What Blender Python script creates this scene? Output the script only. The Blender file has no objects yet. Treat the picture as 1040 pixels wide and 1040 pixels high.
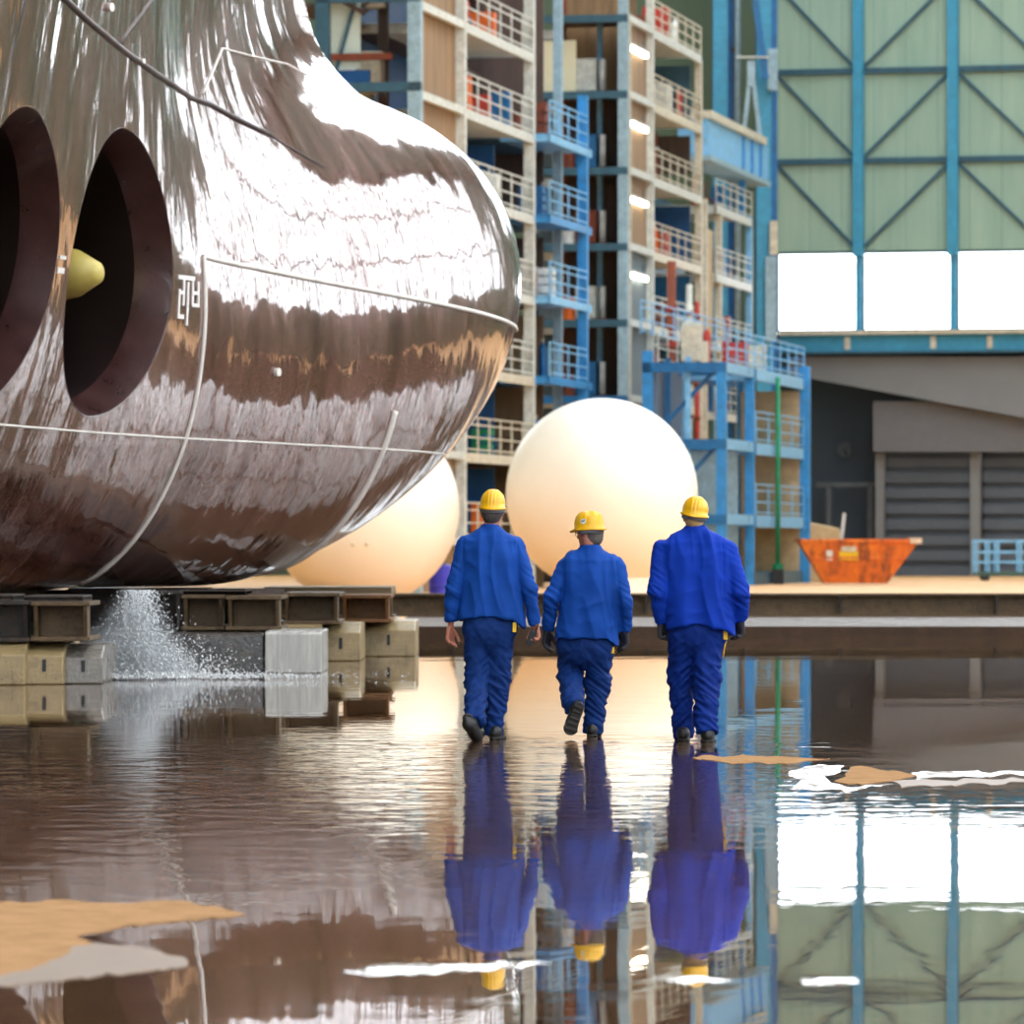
import bpy, bmesh, math, random
import numpy as np
from mathutils import Vector, Matrix, noise
random.seed(7); rng = np.random.default_rng(7)
sc = bpy.context.scene
COL = sc.collection
F0, HY, CH = 6000.0, 553.0, 1.46          # focal length (px), horizon row, camera height

# ---------------------------------------------------------------- helpers
def P(px, py, D):
    return ((px-520.0)*D/F0, D, CH-(py-HY)*D/F0)
def G(px, py):
    D = F0*CH/(py-HY)
    return ((px-520.0)*D/F0, D)
def setp(o, label=None, cat=None, group=None, kind=None):
    if label: o['label'] = label
    if cat: o['category'] = cat
    if group: o['group'] = group
    if kind: o['kind'] = kind
    return o
def empty(name, label, cat, loc=(0,0,0), rz=0.0, group=None):
    o = bpy.data.objects.new(name, None); COL.objects.link(o)
    o.location = loc; o.rotation_euler = (0,0,rz); o.empty_display_size = .3
    return setp(o, label, cat, group)

class MB:
    def __init__(s): s.v=[]; s.f=[]
    def add(s, vs, fs):
        n=len(s.v); s.v += [tuple(p) for p in vs]; s.f += [tuple(i+n for i in f) for f in fs]; return s
    def box(s, x0,x1,y0,y1,z0,z1):
        return s.add([(x0,y0,z0),(x1,y0,z0),(x1,y1,z0),(x0,y1,z0),(x0,y0,z1),(x1,y0,z1),(x1,y1,z1),(x0,y1,z1)],
          [(0,3,2,1),(4,5,6,7),(0,1,5,4),(1,2,6,5),(2,3,7,6),(3,0,4,7)])
    def tube(s, a, b, r, n=8, r2=None, cap=True):
        a=Vector(a); b=Vector(b); d=(b-a).normalized(); r2 = r if r2 is None else r2
        u=d.orthogonal().normalized(); w=d.cross(u); vs=[]
        for c,rr in ((a,r),(b,r2)):
            for k in range(n):
                t=2*math.pi*k/n; vs.append(c+u*math.cos(t)*rr+w*math.sin(t)*rr)
        fs=[(k,(k+1)%n,(k+1)%n+n,k+n) for k in range(n)]
        if cap: fs += [tuple(range(n))[::-1], tuple(range(n,2*n))]
        return s.add(vs,fs)
    def bar(s, a, b, w, h=None):
        """square bar between two points"""
        a=Vector(a); b=Vector(b); d=(b-a).normalized(); h=h or w
        up=Vector((0,0,1)) if abs(d.z)<.95 else Vector((0,1,0))
        u=d.cross(up).normalized()*w/2; q=u.cross(d).normalized()*h/2
        vs=[a-u-q,a+u-q,a+u+q,a-u+q,b-u-q,b+u-q,b+u+q,b-u+q]
        return s.add(vs,[(0,3,2,1),(4,5,6,7),(0,1,5,4),(1,2,6,5),(2,3,7,6),(3,0,4,7)])
    def path(s, pts, r, n=8):
        pts=[Vector(p) for p in pts]; vs=[]; m=len(pts)
        up=Vector((0.123,0.2,0.9)).normalized()
        for i,p in enumerate(pts):
            d=(pts[min(i+1,m-1)]-pts[max(i-1,0)]).normalized()
            u=d.cross(up); 
            if u.length<1e-3: u=d.orthogonal()
            u.normalize(); w=d.cross(u)
            rr = r[i] if isinstance(r,(list,tuple)) else r
            for k in range(n):
                t=2*math.pi*k/n; vs.append(p+u*math.cos(t)*rr+w*math.sin(t)*rr)
        fs=[(i*n+k,i*n+(k+1)%n,(i+1)*n+(k+1)%n,(i+1)*n+k) for i in range(m-1) for k in range(n)]
        fs+=[tuple(range(n))[::-1], tuple(range((m-1)*n,m*n))]
        return s.add(vs,fs)
    def prism(s, poly, axis, a, b):
        """poly = 2D points, extruded along axis ('x','y','z') from a to b"""
        def mk(p,t): return {'x':(t,p[0],p[1]),'y':(p[0],t,p[1]),'z':(p[0],p[1],t)}[axis]
        n=len(poly)
        return s.add([mk(p,a) for p in poly]+[mk(p,b) for p in poly],
            [tuple(range(n))[::-1],tuple(range(n,2*n))]+[(k,(k+1)%n,(k+1)%n+n,k+n) for k in range(n)])
    def lathe(s, prof, n=24, c=(0,0,0)):
        m=len(prof); vs=[(c[0]+r*math.cos(2*math.pi*k/n),c[1]+r*math.sin(2*math.pi*k/n),c[2]+z) for r,z in prof for k in range(n)]
        fs=[(i*n+k,i*n+(k+1)%n,(i+1)*n+(k+1)%n,(i+1)*n+k) for i in range(m-1) for k in range(n)]
        fs+=[tuple(range(n))[::-1], tuple(range((m-1)*n,m*n))]
        return s.add(vs,fs)
    def build(s, name, mat, parent=None, smooth=False, bevel=0, **kw):
        me=bpy.data.meshes.new(name); me.from_pydata(s.v,[],s.f); me.validate()
        bm=bmesh.new(); bm.from_mesh(me); bmesh.ops.recalc_face_normals(bm,faces=bm.faces); bm.to_mesh(me); bm.free()
        return link(name, me, mat, parent, smooth, bevel, **kw)
def link(name, me, mat, parent=None, smooth=False, bevel=0, **kw):
    if mat: me.materials.append(mat)
    if smooth: me.polygons.foreach_set('use_smooth',[True]*len(me.polygons))
    o=bpy.data.objects.new(name, me); COL.objects.link(o)
    if parent: o.parent=parent
    if bevel:
        m=o.modifiers.new('bevel','BEVEL'); m.width=bevel; m.segments=2; m.limit_method='ANGLE'
    return setp(o, **kw)
def centre(o):
    """put a world-built mesh's origin at its base centre"""
    me=o.data; vs=[v.co.copy() for v in me.vertices]
    c=Vector(((min(v.x for v in vs)+max(v.x for v in vs))/2,(min(v.y for v in vs)+max(v.y for v in vs))/2,min(v.z for v in vs)))
    me.transform(Matrix.Translation(-c)); o.location=Vector(o.location)+c; return o

# ---------------------------------------------------------------- materials
def lin(c):
    f=lambda x: x/12.92 if x<=.04045 else ((x+.055)/1.055)**2.4
    return tuple(f(x/255.0) for x in c)+(1,)
class NT:
    def __init__(s,name):
        s.m=bpy.data.materials.new(name); s.m.use_nodes=True; s.t=s.m.node_tree; s.t.nodes.clear()
        s.out=s.n('ShaderNodeOutputMaterial'); 
    def n(s,ty,**kw):
        x=s.t.nodes.new(ty)
        for k,v in kw.items(): setattr(x,k,v)
        return x
    def l(s,a,b): s.t.links.new(a,b)
    def inp(s,node,**kw):
        for k,v in kw.items():
            k=k.replace('_',' ')
            if isinstance(v,bpy.types.NodeSocket): s.l(v,node.inputs[k])
            else: node.inputs[k].default_value=v
        return node
    def math(s,op,a,b=None,c=None,clamp=False):
        x=s.n('ShaderNodeMath',operation=op,use_clamp=clamp)
        for i,v in enumerate((a,b,c)):
            if v is None: continue
            if isinstance(v,bpy.types.NodeSocket): s.l(v,x.inputs[i])
            else: x.inputs[i].default_value=v
        return x.outputs[0]
    def mix(s,f,a,b,mode='MIX'):
        x=s.n('ShaderNodeMix',data_type='RGBA',blend_type=mode)
        for i,v in ((0,f),(6,a),(7,b)):
            if isinstance(v,bpy.types.NodeSocket): s.l(v,x.inputs[i])
            else: x.inputs[i].default_value=v
        return x.outputs[2]
    def coord(s,scale=(1,1,1),which='Object',rot=(0,0,0)):
        t=s.n('ShaderNodeTexCoord'); m=s.n('ShaderNodeMapping'); s.l(t.outputs[which],m.inputs[0])
        m.inputs['Scale'].default_value=scale; m.inputs['Rotation'].default_value=rot; return m.outputs[0]
    def noise(s,vec,scale=5,detail=3,rough=.5,dist=0):
        x=s.n('ShaderNodeTexNoise'); s.l(vec,x.inputs['Vector'])
        s.inp(x,Scale=scale,Detail=detail,Roughness=rough,Distortion=dist); return x.outputs['Fac']
    def ramp(s,f,stops):
        x=s.n('ShaderNodeValToRGB'); s.l(f,x.inputs[0]); e=x.color_ramp.elements
        while len(e)<len(stops): e.new(.5)
        for i,(p,c) in enumerate(stops):
            e[i].position=p; e[i].color=c if isinstance(c,tuple) else (c,c,c,1)
        return x.outputs[0]
    def maprange(s,v,a,b,c=0,d=1):
        x=s.n('ShaderNodeMapRange'); s.l(v,x.inputs[0])
        for i,q in enumerate((a,b,c,d)): x.inputs[i+1].default_value=q
        return x.outputs[0]
    def bump(s,h,strength=.3,dist=.02,normal=None):
        x=s.n('ShaderNodeBump'); s.l(h,x.inputs['Height']); 
        if isinstance(strength,bpy.types.NodeSocket): s.l(strength,x.inputs['Strength'])
        else: x.inputs['Strength'].default_value=strength
        x.inputs['Distance'].default_value=dist
        if normal: s.l(normal,x.inputs['Normal'])
        return x.outputs[0]
    def bsdf(s,**kw):
        x=s.n('ShaderNodeBsdfPrincipled'); s.inp(x,**kw); return x
    def done(s,sh): s.l(sh,s.out.inputs[0]); return s.m

def paint(name, col, rough=.5, metal=0.0, var=.25, scale=3.0, dirt=None, dirt_amt=.4, bump=.15, stretch=(1,1,1), coat=0.0, spec=.5):
    t=NT(name); v=t.coord(stretch)
    c=lin(col); dk=tuple(x*(1-var) for x in c[:3])+(1,); lt=tuple(min(1,x*(1+var*.6)) for x in c[:3])+(1,)
    n1=t.noise(v,scale,4,.6); base=t.ramp(n1,[(.3,dk),(.7,lt)])
    if dirt:
        n2=t.noise(v,scale*2.3,6,.7,.6); f=t.ramp(n2,[(.5,0.0),(.68,dirt_amt)])
        base=t.mix(f,base,lin(dirt))
    r=t.maprange(n1,.2,.8,max(0,rough-.08),min(1,rough+.12))
    b=t.bump(t.noise(v,scale*8,3,.5),bump,.01)
    return t.done(t.bsdf(Base_Color=base,Roughness=r,Metallic=metal,Normal=b,Coat_Weight=coat,Specular_IOR_Level=spec).outputs[0])
def flat(name,col,rough=.5,metal=0.0): return paint(name,col,rough,metal,var=.12,bump=.05)

M={}
M['teal']=paint('teal_steel',(52,92,110),.45,.1,dirt=(70,60,50))
M['grey_blue']=paint('grey_blue_steel',(150,178,190),.45,.1,dirt=(110,100,90))
M['pale']=paint('pale_steel',(205,208,200),.5,.0,dirt=(140,120,95))
M['cream']=paint('cream_steel',(208,200,178),.5,.0,dirt=(130,100,65))
M['skyblue']=paint('sky_blue_steel',(48,140,205),.45,.05,dirt=(90,110,120))
M['lightblue']=paint('light_blue_steel',(120,185,228),.5,.0,dirt=(170,170,165))
M['midblue']=paint('mid_blue_steel',(25,105,160),.45,.05,dirt=(50,70,80))
M['colblue']=paint('column_blue_steel',(60,150,185),.5,.0,var=.15,dirt=(80,120,130))
M['darkblue']=paint('dark_blue_sheet',(10,75,130),.5,.0)
M['brown']=paint('brown_sheeting',(146,116,82),.7,0,var=.4,scale=2,dirt=(70,50,40),stretch=(1,1,.12))
M['brownd']=paint('dark_brown_sheeting',(84,66,58),.7,0,var=.4,scale=2,dirt=(40,32,30),stretch=(1,1,.15))
M['tan']=paint('tan_sheeting',(190,165,125),.7,0,var=.2)
M['rust']=paint('rusty_steel',(130,62,38),.7,.1,dirt=(60,30,20))
M['red']=paint('red_paint',(185,55,45),.5,0)
M['orange']=paint('orange_paint',(225,105,25),.5,0)
M['white']=paint('white_paint',(225,225,220),.5,0)
M['green']=paint('green_paint',(20,140,95),.5,0)
M['dark']=paint('dark_paint',(35,38,42),.6,0)
M['yellow']=paint('yellow_paint',(235,190,25),.45,0)
M['greysteel']=paint('weathered_brown_steel',(100,80,56),.55,.35,var=.35,scale=4,dirt=(60,42,28),dirt_amt=.7,bump=.4)
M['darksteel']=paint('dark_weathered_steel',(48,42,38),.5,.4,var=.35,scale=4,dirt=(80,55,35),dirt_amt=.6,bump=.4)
# ---------------------------------------------------------------- implicit surfaces
def surf_net(F, lo, hi, cell):
    n=[int(math.ceil((hi[i]-lo[i])/cell))+1 for i in range(3)]
    ax=[(lo[i]+cell*np.arange(n[i])).astype(np.float32) for i in range(3)]
    V=F(ax[0][:,None,None],ax[1][None,:,None],ax[2][None,None,:]).astype(np.float32)
    V=np.ascontiguousarray(np.broadcast_to(V,n)); S=V<0
    c=[S[i:n[0]-1+i,j:n[1]-1+j,k:n[2]-1+k].astype(np.int8) for i in (0,1) for j in (0,1) for k in (0,1)]
    tot=sum(c); act=(tot>0)&(tot<8); idx=-np.ones(act.shape,np.int64)
    I,J,K=np.nonzero(act); idx[I,J,K]=np.arange(len(I))
    acc=np.zeros((len(I),3)); cnt=np.zeros(len(I))
    cor=[(i,j,k) for i in (0,1) for j in (0,1) for k in (0,1)]
    for a in cor:
        for b in cor:
            if sum(abs(a[q]-b[q]) for q in range(3))!=1 or a>b: continue
            va=V[I+a[0],J+a[1],K+a[2]]; vb=V[I+b[0],J+b[1],K+b[2]]
            m=(va<0)!=(vb<0); t=np.where(m,va/np.where(m,va-vb,1),0)
            for q in range(3): acc[:,q]+=np.where(m,a[q]+t*(b[q]-a[q]),0)
            cnt+=m
    pts=acc/cnt[:,None]+np.stack([I,J,K],1); pts=pts*cell+np.array(lo)
    quads=[]
    for d in range(3):
        e1,e2=(d+1)%3,(d+2)%3
        sl0=[slice(None)]*3; sl1=[slice(None)]*3; sl0[d]=slice(0,-1); sl1[d]=slice(1,None)
        for q in (e1,e2): sl0[q]=slice(1,-1); sl1[q]=slice(1,-1)
        A=S[tuple(sl0)]; B=S[tuple(sl1)]; ch=A!=B
        g=list(np.nonzero(ch)); fl=A[tuple(g)]
        g[e1]=g[e1]+1; g[e2]=g[e2]+1
        def cid(o1,o2):
            h=[x.copy() for x in g]; h[e1]=h[e1]+o1; h[e2]=h[e2]+o2; return idx[h[0],h[1],h[2]]
        q=np.stack([cid(-1,-1),cid(0,-1),cid(0,0),cid(-1,0)],1)
        q[~fl]=q[~fl][:,::-1]; quads.append(q)
    q=np.concatenate(quads); q=q[(q>=0).all(1)]
    return pts,q
def np_mesh(name, pts, faces):
    me=bpy.data.meshes.new(name); k=faces.shape[1]
    me.vertices.add(len(pts)); me.vertices.foreach_set('co',pts.astype(np.float32).ravel())
    me.loops.add(faces.size); me.loops.foreach_set('vertex_index',faces.astype(np.int32).ravel())
    me.polygons.add(len(faces)); me.polygons.foreach_set('loop_start',(np.arange(len(faces))*k).astype(np.int32))
    me.update(calc_edges=True); me.validate(); me.polygons.foreach_set('use_smooth',[True]*len(me.polygons))
    return me
def vnormals(pts,q):
    n=np.zeros_like(pts); a=pts[q[:,0]];b=pts[q[:,1]];c=pts[q[:,2]]
    fn=np.cross(b-a,c-a)
    if q.shape[1]==4: fn+=np.cross(c-a,pts[q[:,3]]-a)
    for k in range(q.shape[1]): np.add.at(n,q[:,k],fn)
    return n/np.maximum(np.linalg.norm(n,axis=1,keepdims=True),1e-9)
def laplace(pts,q,it=2,f=.5):
    for _ in range(it):
        s=np.zeros_like(pts); c=np.zeros(len(pts)); k=q.shape[1]
        for i in range(k):
            a=q[:,i]; b=q[:,(i+1)%k]
            np.add.at(s,a,pts[b]); np.add.at(s,b,pts[a]); np.add.at(c,a,1); np.add.at(c,b,1)
        pts=pts+f*(s/np.maximum(c,1)[:,None]-pts)
    return pts
def smin(a,b,k):
    h=np.clip(.5+.5*(b-a)/k,0,1); return b+(a-b)*h-k*h*(1-h)
def smax(a,b,k): return -smin(-a,-b,k)
def caps(X,Y,Z,a,b,ra,rb):
    a=np.array(a,float);b=np.array(b,float);d=b-a;L=max(1e-9,float(d@d))
    t=np.clip(((X-a[0])*d[0]+(Y-a[1])*d[1]+(Z-a[2])*d[2])/L,0,1)
    return np.sqrt((X-a[0]-t*d[0])**2+(Y-a[1]-t*d[1])**2+(Z-a[2]-t*d[2])**2)-(ra+(rb-ra)*t)
def ell(X,Y,Z,c,r):
    return (np.sqrt(((X-c[0])/r[0])**2+((Y-c[1])/r[1])**2+((Z-c[2])/r[2])**2)-1)*min(r)

# ---------------------------------------------------------------- the ship
TH=math.radians(30); SX,SY=-6.94,67.5
HOLES=[(-.08,4.50),(-3.75,4.46)]; HR=1.60
def hull_F(b,s,z):
    ab=np.sqrt(b*b+.0004)
    u=np.clip((s-5.8)/6.9,0,1.2)
    Rb=np.interp(s,[-12,-6,-3,0,2.4,5,7],[7.4,5.1,3.95,2.95,2.46,2.36,2.33])
    u2=np.clip((s-7)/5.65,0,1.2)
    Rb=Rb*np.sqrt(np.maximum(1-u2**2.4,.0004))
    aft=np.clip((3.0-s)/8,0,1)
    Rz=(3.12+4.0*aft)*np.sqrt(np.maximum(1-u**2.15,.0004))
    zc=4.02+3.0*aft+1.05*u**1.25
    q=np.sqrt((ab/Rb)**2+((z-zc)/Rz)**2)
    Fb=(q-1)*np.minimum(Rb,Rz)
    Fb=np.where(s>12.9,np.maximum(Fb,s-12.9),Fb)
    stem=8.55+.10*np.clip(z-8,0,9)
    d=np.clip(stem-s,0,30)
    w=.27*(np.sqrt(d*d+.6)-.775)*(1+.165*np.clip(z-5.2,-2.5,9))
    w=np.where(s<stem,w,-(s-stem)*.9)
    Fw=(ab-w)*.9
    Fw=np.maximum(Fw,(4.0-z)*.8)
    F=smin(Fb,Fw,1.3)
    F=smax(F,(.90-z),.16)
    return F
def hull_b(s,z):
    """half breadth at station s, height z"""
    bs=np.linspace(0,8,1601); v=hull_F(bs,np.full_like(bs,s),np.full_like(bs,z))
    k=np.nonzero(v<0)[0]
    if len(k)==0: return 0.0
    k=k[-1]; return float(bs[k]+.005*(-v[k])/(v[k+1]-v[k])) if k<1600 else 8.0
def build_ship():
    ship=empty('ship','huge glossy brown ship bow with round bulb and two thruster tunnels on the left','ship',(SX,SY,0),-TH)
    cell=.095
    pts,q=surf_net(lambda X,Y,Z: hull_F(X,Y,Z),(-8,-10,.6),(8,13.3,15),cell)
    tri=np.concatenate([q[:,[0,1,2]],q[:,[0,2,3]]])
    def grad(p):
        e=.01; g=np.zeros_like(p)
        for i in range(3):
            d=np.zeros(3); d[i]=e
            g[:,i]=(hull_F(*(p+d).T)-hull_F(*(p-d).T))/(2*e)
        return g
    pts=laplace(pts,q,3,.5)
    def proj(p):
        g=grad(p); f=hull_F(*p.T); return p-g*(f/np.maximum((g*g).sum(1),.05))[:,None]*.9
    for _ in range(3): pts=proj(pts)
    # tunnel openings: snap the surface to the cylinders, drop what lies inside
    rad=np.full(len(pts),1e9); cid=np.zeros(len(pts),int)
    for h,(hs,hz) in enumerate(HOLES):
        r=np.hypot(pts[:,1]-hs,pts[:,2]-hz)-HR; m=np.abs(r)<np.abs(rad)
        m|=(r<0); rad[m]=r[m]; cid[m]=h
    e=np.concatenate([tri[:,[0,1]],tri[:,[1,2]],tri[:,[2,0]]])
    a,b=e[:,0],e[:,1]; cr=(rad[a]<0)!=(rad[b]<0)
    a,b=a[cr],b[cr]; pick=np.where(np.abs(rad[a])<np.abs(rad[b]),a,b); pick=np.unique(pick)
    for _ in range(2):
        hc=np.array(HOLES)[cid[pick]]; d=pts[pick,1:3]-hc; d*= (HR/np.hypot(d[:,0],d[:,1]))[:,None]
        pts[pick,1:3]=hc+d
        # keep on the hull by moving across only
        f=hull_F(*pts[pick].T); g=grad(pts[pick]); pts[pick,0]-=f*g[:,0]/np.maximum(g[:,0]**2,.1)
    rad[pick]=0
    tri=tri[~(rad[tri]<0).any(1)]
    tri=tri[~((rad[tri]==0).all(1))]
    used=np.unique(tri); remap=-np.ones(len(pts),int); remap[used]=np.arange(len(used))
    pts=pts[used]; tri=remap[tri]
    nor=grad(pts); nor/=np.maximum(np.linalg.norm(nor,axis=1,keepdims=True),1e-6)
    me=np_mesh('hull',pts,tri)
    try: me.normals_split_custom_set_from_vertices([tuple(x) for x in nor])
    except Exception as ex: print('normals',ex)
    # hull paint
    t=NT('glossy_brown_hull_paint'); v=t.coord(); sx=t.n('ShaderNodeSeparateXYZ'); t.l(v,sx.inputs[0])
    b_,s_,z_=sx.outputs
    vs=t.coord((.5,1.3,.16)); nst=t.noise(vs,2.2,4,.6,.3)
    nb=t.noise(v,.5,3,.5)
    col=t.ramp(nst,[(.25,lin((76,46,40))),(.55,lin((112,72,64))),(.8,lin((138,98,90)))])
    col=t.mix(t.ramp(nb,[(.45,0.0),(.7,.35)]),col,lin((92,66,60)))
    # bare patch below and dark lower patch
    def line(val,w): return t.math('LESS_THAN',t.math('ABSOLUTE',val),w)
    # thin weld marks: plates every 2.4 m along, strakes
    wob=t.math('MULTIPLY',t.math('SUBTRACT',t.noise(v,6,2),.5),.03)
    fr=t.math('SUBTRACT',t.math('FRACT',t.math('ADD',t.math('DIVIDE',s_,.8),wob)),.5)
    plate=line(fr,.012)
    col=t.mix(t.math('MULTIPLY',plate,.35),col,lin((60,46,46)))
    rough=t.maprange(nst,.3,.75,.12,.3)
    wv=t.coord((.3,1.0,.10)); 
    h1=t.noise(wv,2.0,1,.4,.2)
    h2=t.noise(t.coord((1,2.2,.5)),2.2,3,.5)
    # plating sags between frames 0.8 m apart
    sag=t.math('ABSOLUTE',fr)
    h3=t.noise(t.coord((1,.9,.45)),.9,2,.5,.6)
    h=t.math('ADD',t.math('MULTIPLY',h1,.42),t.math('MULTIPLY',h2,.42)); h=t.math('ADD',h,t.math('MULTIPLY',h3,2.2))
    h=t.math('ADD',h,t.math('MULTIPLY',sag,.35))
    bmp=t.bump(h,.5,.06)
    bs=t.bsdf(Base_Color=col,Roughness=rough,Metallic=.35,Normal=bmp,Coat_Weight=1.0,Coat_Roughness=.04,Coat_IOR=2.5)
    t.l(bmp,bs.inputs['Coat Normal'])
    hm=t.done(bs.outputs[0])
    link('hull',me,hm,ship)
    # tunnels with chamfered mouth
    tm=paint('red_brown_tunnel_paint_shaded',(30,15,14),.5,.1,var=.3,scale=1.5,coat=.1)  # near-black colour paints in the shade inside the bore
    rm=paint('brown_tunnel_rim_paint',(66,38,36),.3,.2,var=.3,coat=.35)
    ym=paint('ochre_hub_paint',(196,176,92),.4,.1,var=.15)
    N=96
    for hs,hz in HOLES:
        T=MB()
        for sgn in (1,-1):
            Rm=MB()
            rings=[]
            for (rr,din) in ((HR+.012,-.004),(HR,.0),(HR*.90,.34),(HR*.885,.40)):
                ring=[]
                for k in range(N):
                    a=2*math.pi*k/N; s=hs+HR*math.cos(a); z=hz+HR*math.sin(a)
                    bb=hull_b(s,z)
                    ring.append((sgn*(bb-din),hs+rr*math.cos(a),hz+rr*math.sin(a)))
                rings.append(ring)
            vs=[p for r in rings for p in r]
            Rm.add(vs,[(i*N+k,i*N+(k+1)%N,(i+1)*N+(k+1)%N,(i+1)*N+k) for i in range(3) for k in range(N)])
            ro=Rm.build('tunnel_rim',rm,ship,smooth=True); es=ro.modifiers.new('e','EDGE_SPLIT'); es.split_angle=math.radians(14)
            # bore from the rim to the middle, with a few plate rings
            base=[(p[0],hs+HR*.885*math.cos(2*math.pi*k/N),hz+HR*.885*math.sin(2*math.pi*k/N)) for k,p in enumerate(rings[-1])]
            mid=[(0,p[1],p[2]) for p in base]
            T.add(base+mid,[(k,(k+1)%N,(k+1)%N+N,k+N) for k in range(N)])
        T.build('thruster_tunnel',tm,ship,smooth=True)
        # hub along local x
        prof=[(.30,-1.2),(.33,-.6),(.33,.9),(.31,2.15),(.27,2.42),(.12,2.72),(.05,2.75)]
        prof=[(r,x) for r,x in prof]
        Hb=MB(); n=28
        vs=[(x,hs+r*math.cos(2*math.pi*k/n),hz+r*math.sin(2*math.pi*k/n)) for r,x in prof for k in range(n)]
        Hb.add(vs,[(i*n+k,i*n+(k+1)%n,(i+1)*n+(k+1)%n,(i+1)*n+k) for i in range(len(prof)-1) for k in range(n)]+[tuple(range(n))[::-1],tuple(range((len(prof)-1)*n,len(prof)*n))])
        hub=Hb.build('propeller_hub',ym,ship,smooth=True,label='ochre yellow cone hub in the tunnel')
        for k in range(4):
            a=k*math.pi/2+.4; Bl=MB(); rings=[]
            for (r,w,tw) in ((.3,.16,.9),(.6,.26,.75),(1.0,.33,.6),(1.25,.28,.5),(1.37,.14,.45)):
                cs=Vector((0,math.cos(a),math.sin(a))); tg=Vector((0,-math.sin(a),math.cos(a)))
                c=Vector((1.2,hs,hz))+cs*r; d=tg*math.cos(tw)+Vector((1,0,0))*math.sin(tw); nn=cs.cross(d)
                rings.append([c+d*w, c+nn*.03, c-d*w, c-nn*.03])
            vs=[p for rg in rings for p in rg]
            Bl.add(vs,[(i*4+j,i*4+(j+1)%4,(i+1)*4+(j+1)%4,(i+1)*4+j) for i in range(4) for j in range(4)]+[(0,3,2,1),(16,17,18,19)])
            Bl.build('propeller_blade',M['dark'],hub,smooth=True)
    # weld beads, pale tape lines
    wm=paint('pale_weld_bead',(228,222,214),.5,0,var=.15)
    dm=paint('dark_weld_bead',(70,58,56),.4,.3)
    def seam(pts3,r,mat): MB().path(pts3,r,6).build('weld_seam',mat,ship,smooth=True)
    def along(s0,s1,zf,n=70):
        out=[]
        for i in range(n+1):
            s=s0+(s1-s0)*i/n; z=zf(s); 
            if any(math.hypot(s-hs,z-hz)<HR+.02 for hs,hz in HOLES): continue
            bb=hull_b(s,z)
            if bb>.05: out.append((bb+.004,s,z))
        return out
    def frame(s,z0,z1,n=60): return [(hull_b(s,z0+(z1-z0)*i/n)+.004,s,z0+(z1-z0)*i/n) for i in range(n+1)]
    seam(along(2.5,11.4,lambda s:4.80-.062*(s-2.4)),.03,wm)
    seam(along(-9.5,9.6,lambda s:2.72-.012*s),.012,wm)
    seam(frame(2.5,1.0,4.80),.028,wm)
    seam(frame(7.2,1.1,3.1),.045,wm)
    def onhull(px,py):
        best=None
        for s in np.arange(-7,9.5,.08):
            z=5.0; 
            for _ in range(3):
                bb=hull_b(s,z); Y=SY+s*math.cos(TH)-bb*math.sin(TH); z=CH+(HY-py)*Y/F0
            X=SX+s*math.sin(TH)+bb*math.cos(TH); e=abs(520+F0*X/Y-px)
            if bb>.02 and (best is None or e<best[0]): best=(e,s,z,bb)
        return Vector((best[3]+.004,best[1],best[2]))
    def pseam(pl,r,mat):
        out=[]
        for i in range(len(pl)-1):
            A_,B_=onhull(*pl[i]),onhull(*pl[i+1]); n=8
            for k in range(n+(i==len(pl)-2)):
                p=A_.lerp(B_,k/n); out.append((hull_b(p.y,p.z)+.004,p.y,p.z))
        seam(out,r,mat)
    pseam([(48,-22),(67,0),(90,22),(117,44),(160,76),(213,106),(275,137)],.035,dm)
    pseam([(160,-10),(122,44)],.018,dm); pseam([(205,95),(226,49),(291,65),(312,76)],.014,wm); pseam([(226,49),(240,8)],.012,dm)
    pseam([(275,137),(330,170)],.012,dm)
    # painted marks beside the tunnel
    mk=paint('white_hull_marking_paint',(232,228,224),.4,0,var=.05)
    def mark(s0,z0,w,h):
        n=4; vs=[]
        for (s,z) in ((s0,z0),(s0+w,z0),(s0+w,z0+h),(s0,z0+h)): vs.append((hull_b(s,z)+.012,s,z))
        for (s,z) in ((s0,z0),(s0+w,z0),(s0+w,z0+h),(s0,z0+h)): vs.append((hull_b(s,z)-.01,s,z))
        return vs,[(0,1,2,3),(4,7,6,5),(0,4,5,1),(1,5,6,2),(2,6,7,3),(3,7,4,0)]
    for m_ in ((1.72,4.74,.62,.035),(1.70,4.50,.5,.05),(1.72,4.05,.05,.34),(1.72,4.05,.18,.05),(1.85,4.2,.05,.3),(1.72,4.33,.16,.04),
               (1.98,3.98,.05,.5),(2.12,4.2,.05,.3),(2.12,4.2,.2,.04),(2.12,4.34,.2,.04),(2.3,4.2,.05,.3),(2.2,4.6,.2,.06),
               (-2.06,4.55,.2,.04),(-2.06,4.40,.2,.06)):
        MB().add(*mark(*m_)).build('hull_marking',mk,ship)
    for (s,z,r) in ((-1.1,7.35,.05),(4.2,3.5,.05),(0.5,6.9,.03)):
        bb=hull_b(s,z); MB().tube((bb-.02,s,z),(bb+.05,s,z),r,10).build('hull_lug',wm,ship)
    return ship
ship=build_ship()
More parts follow.
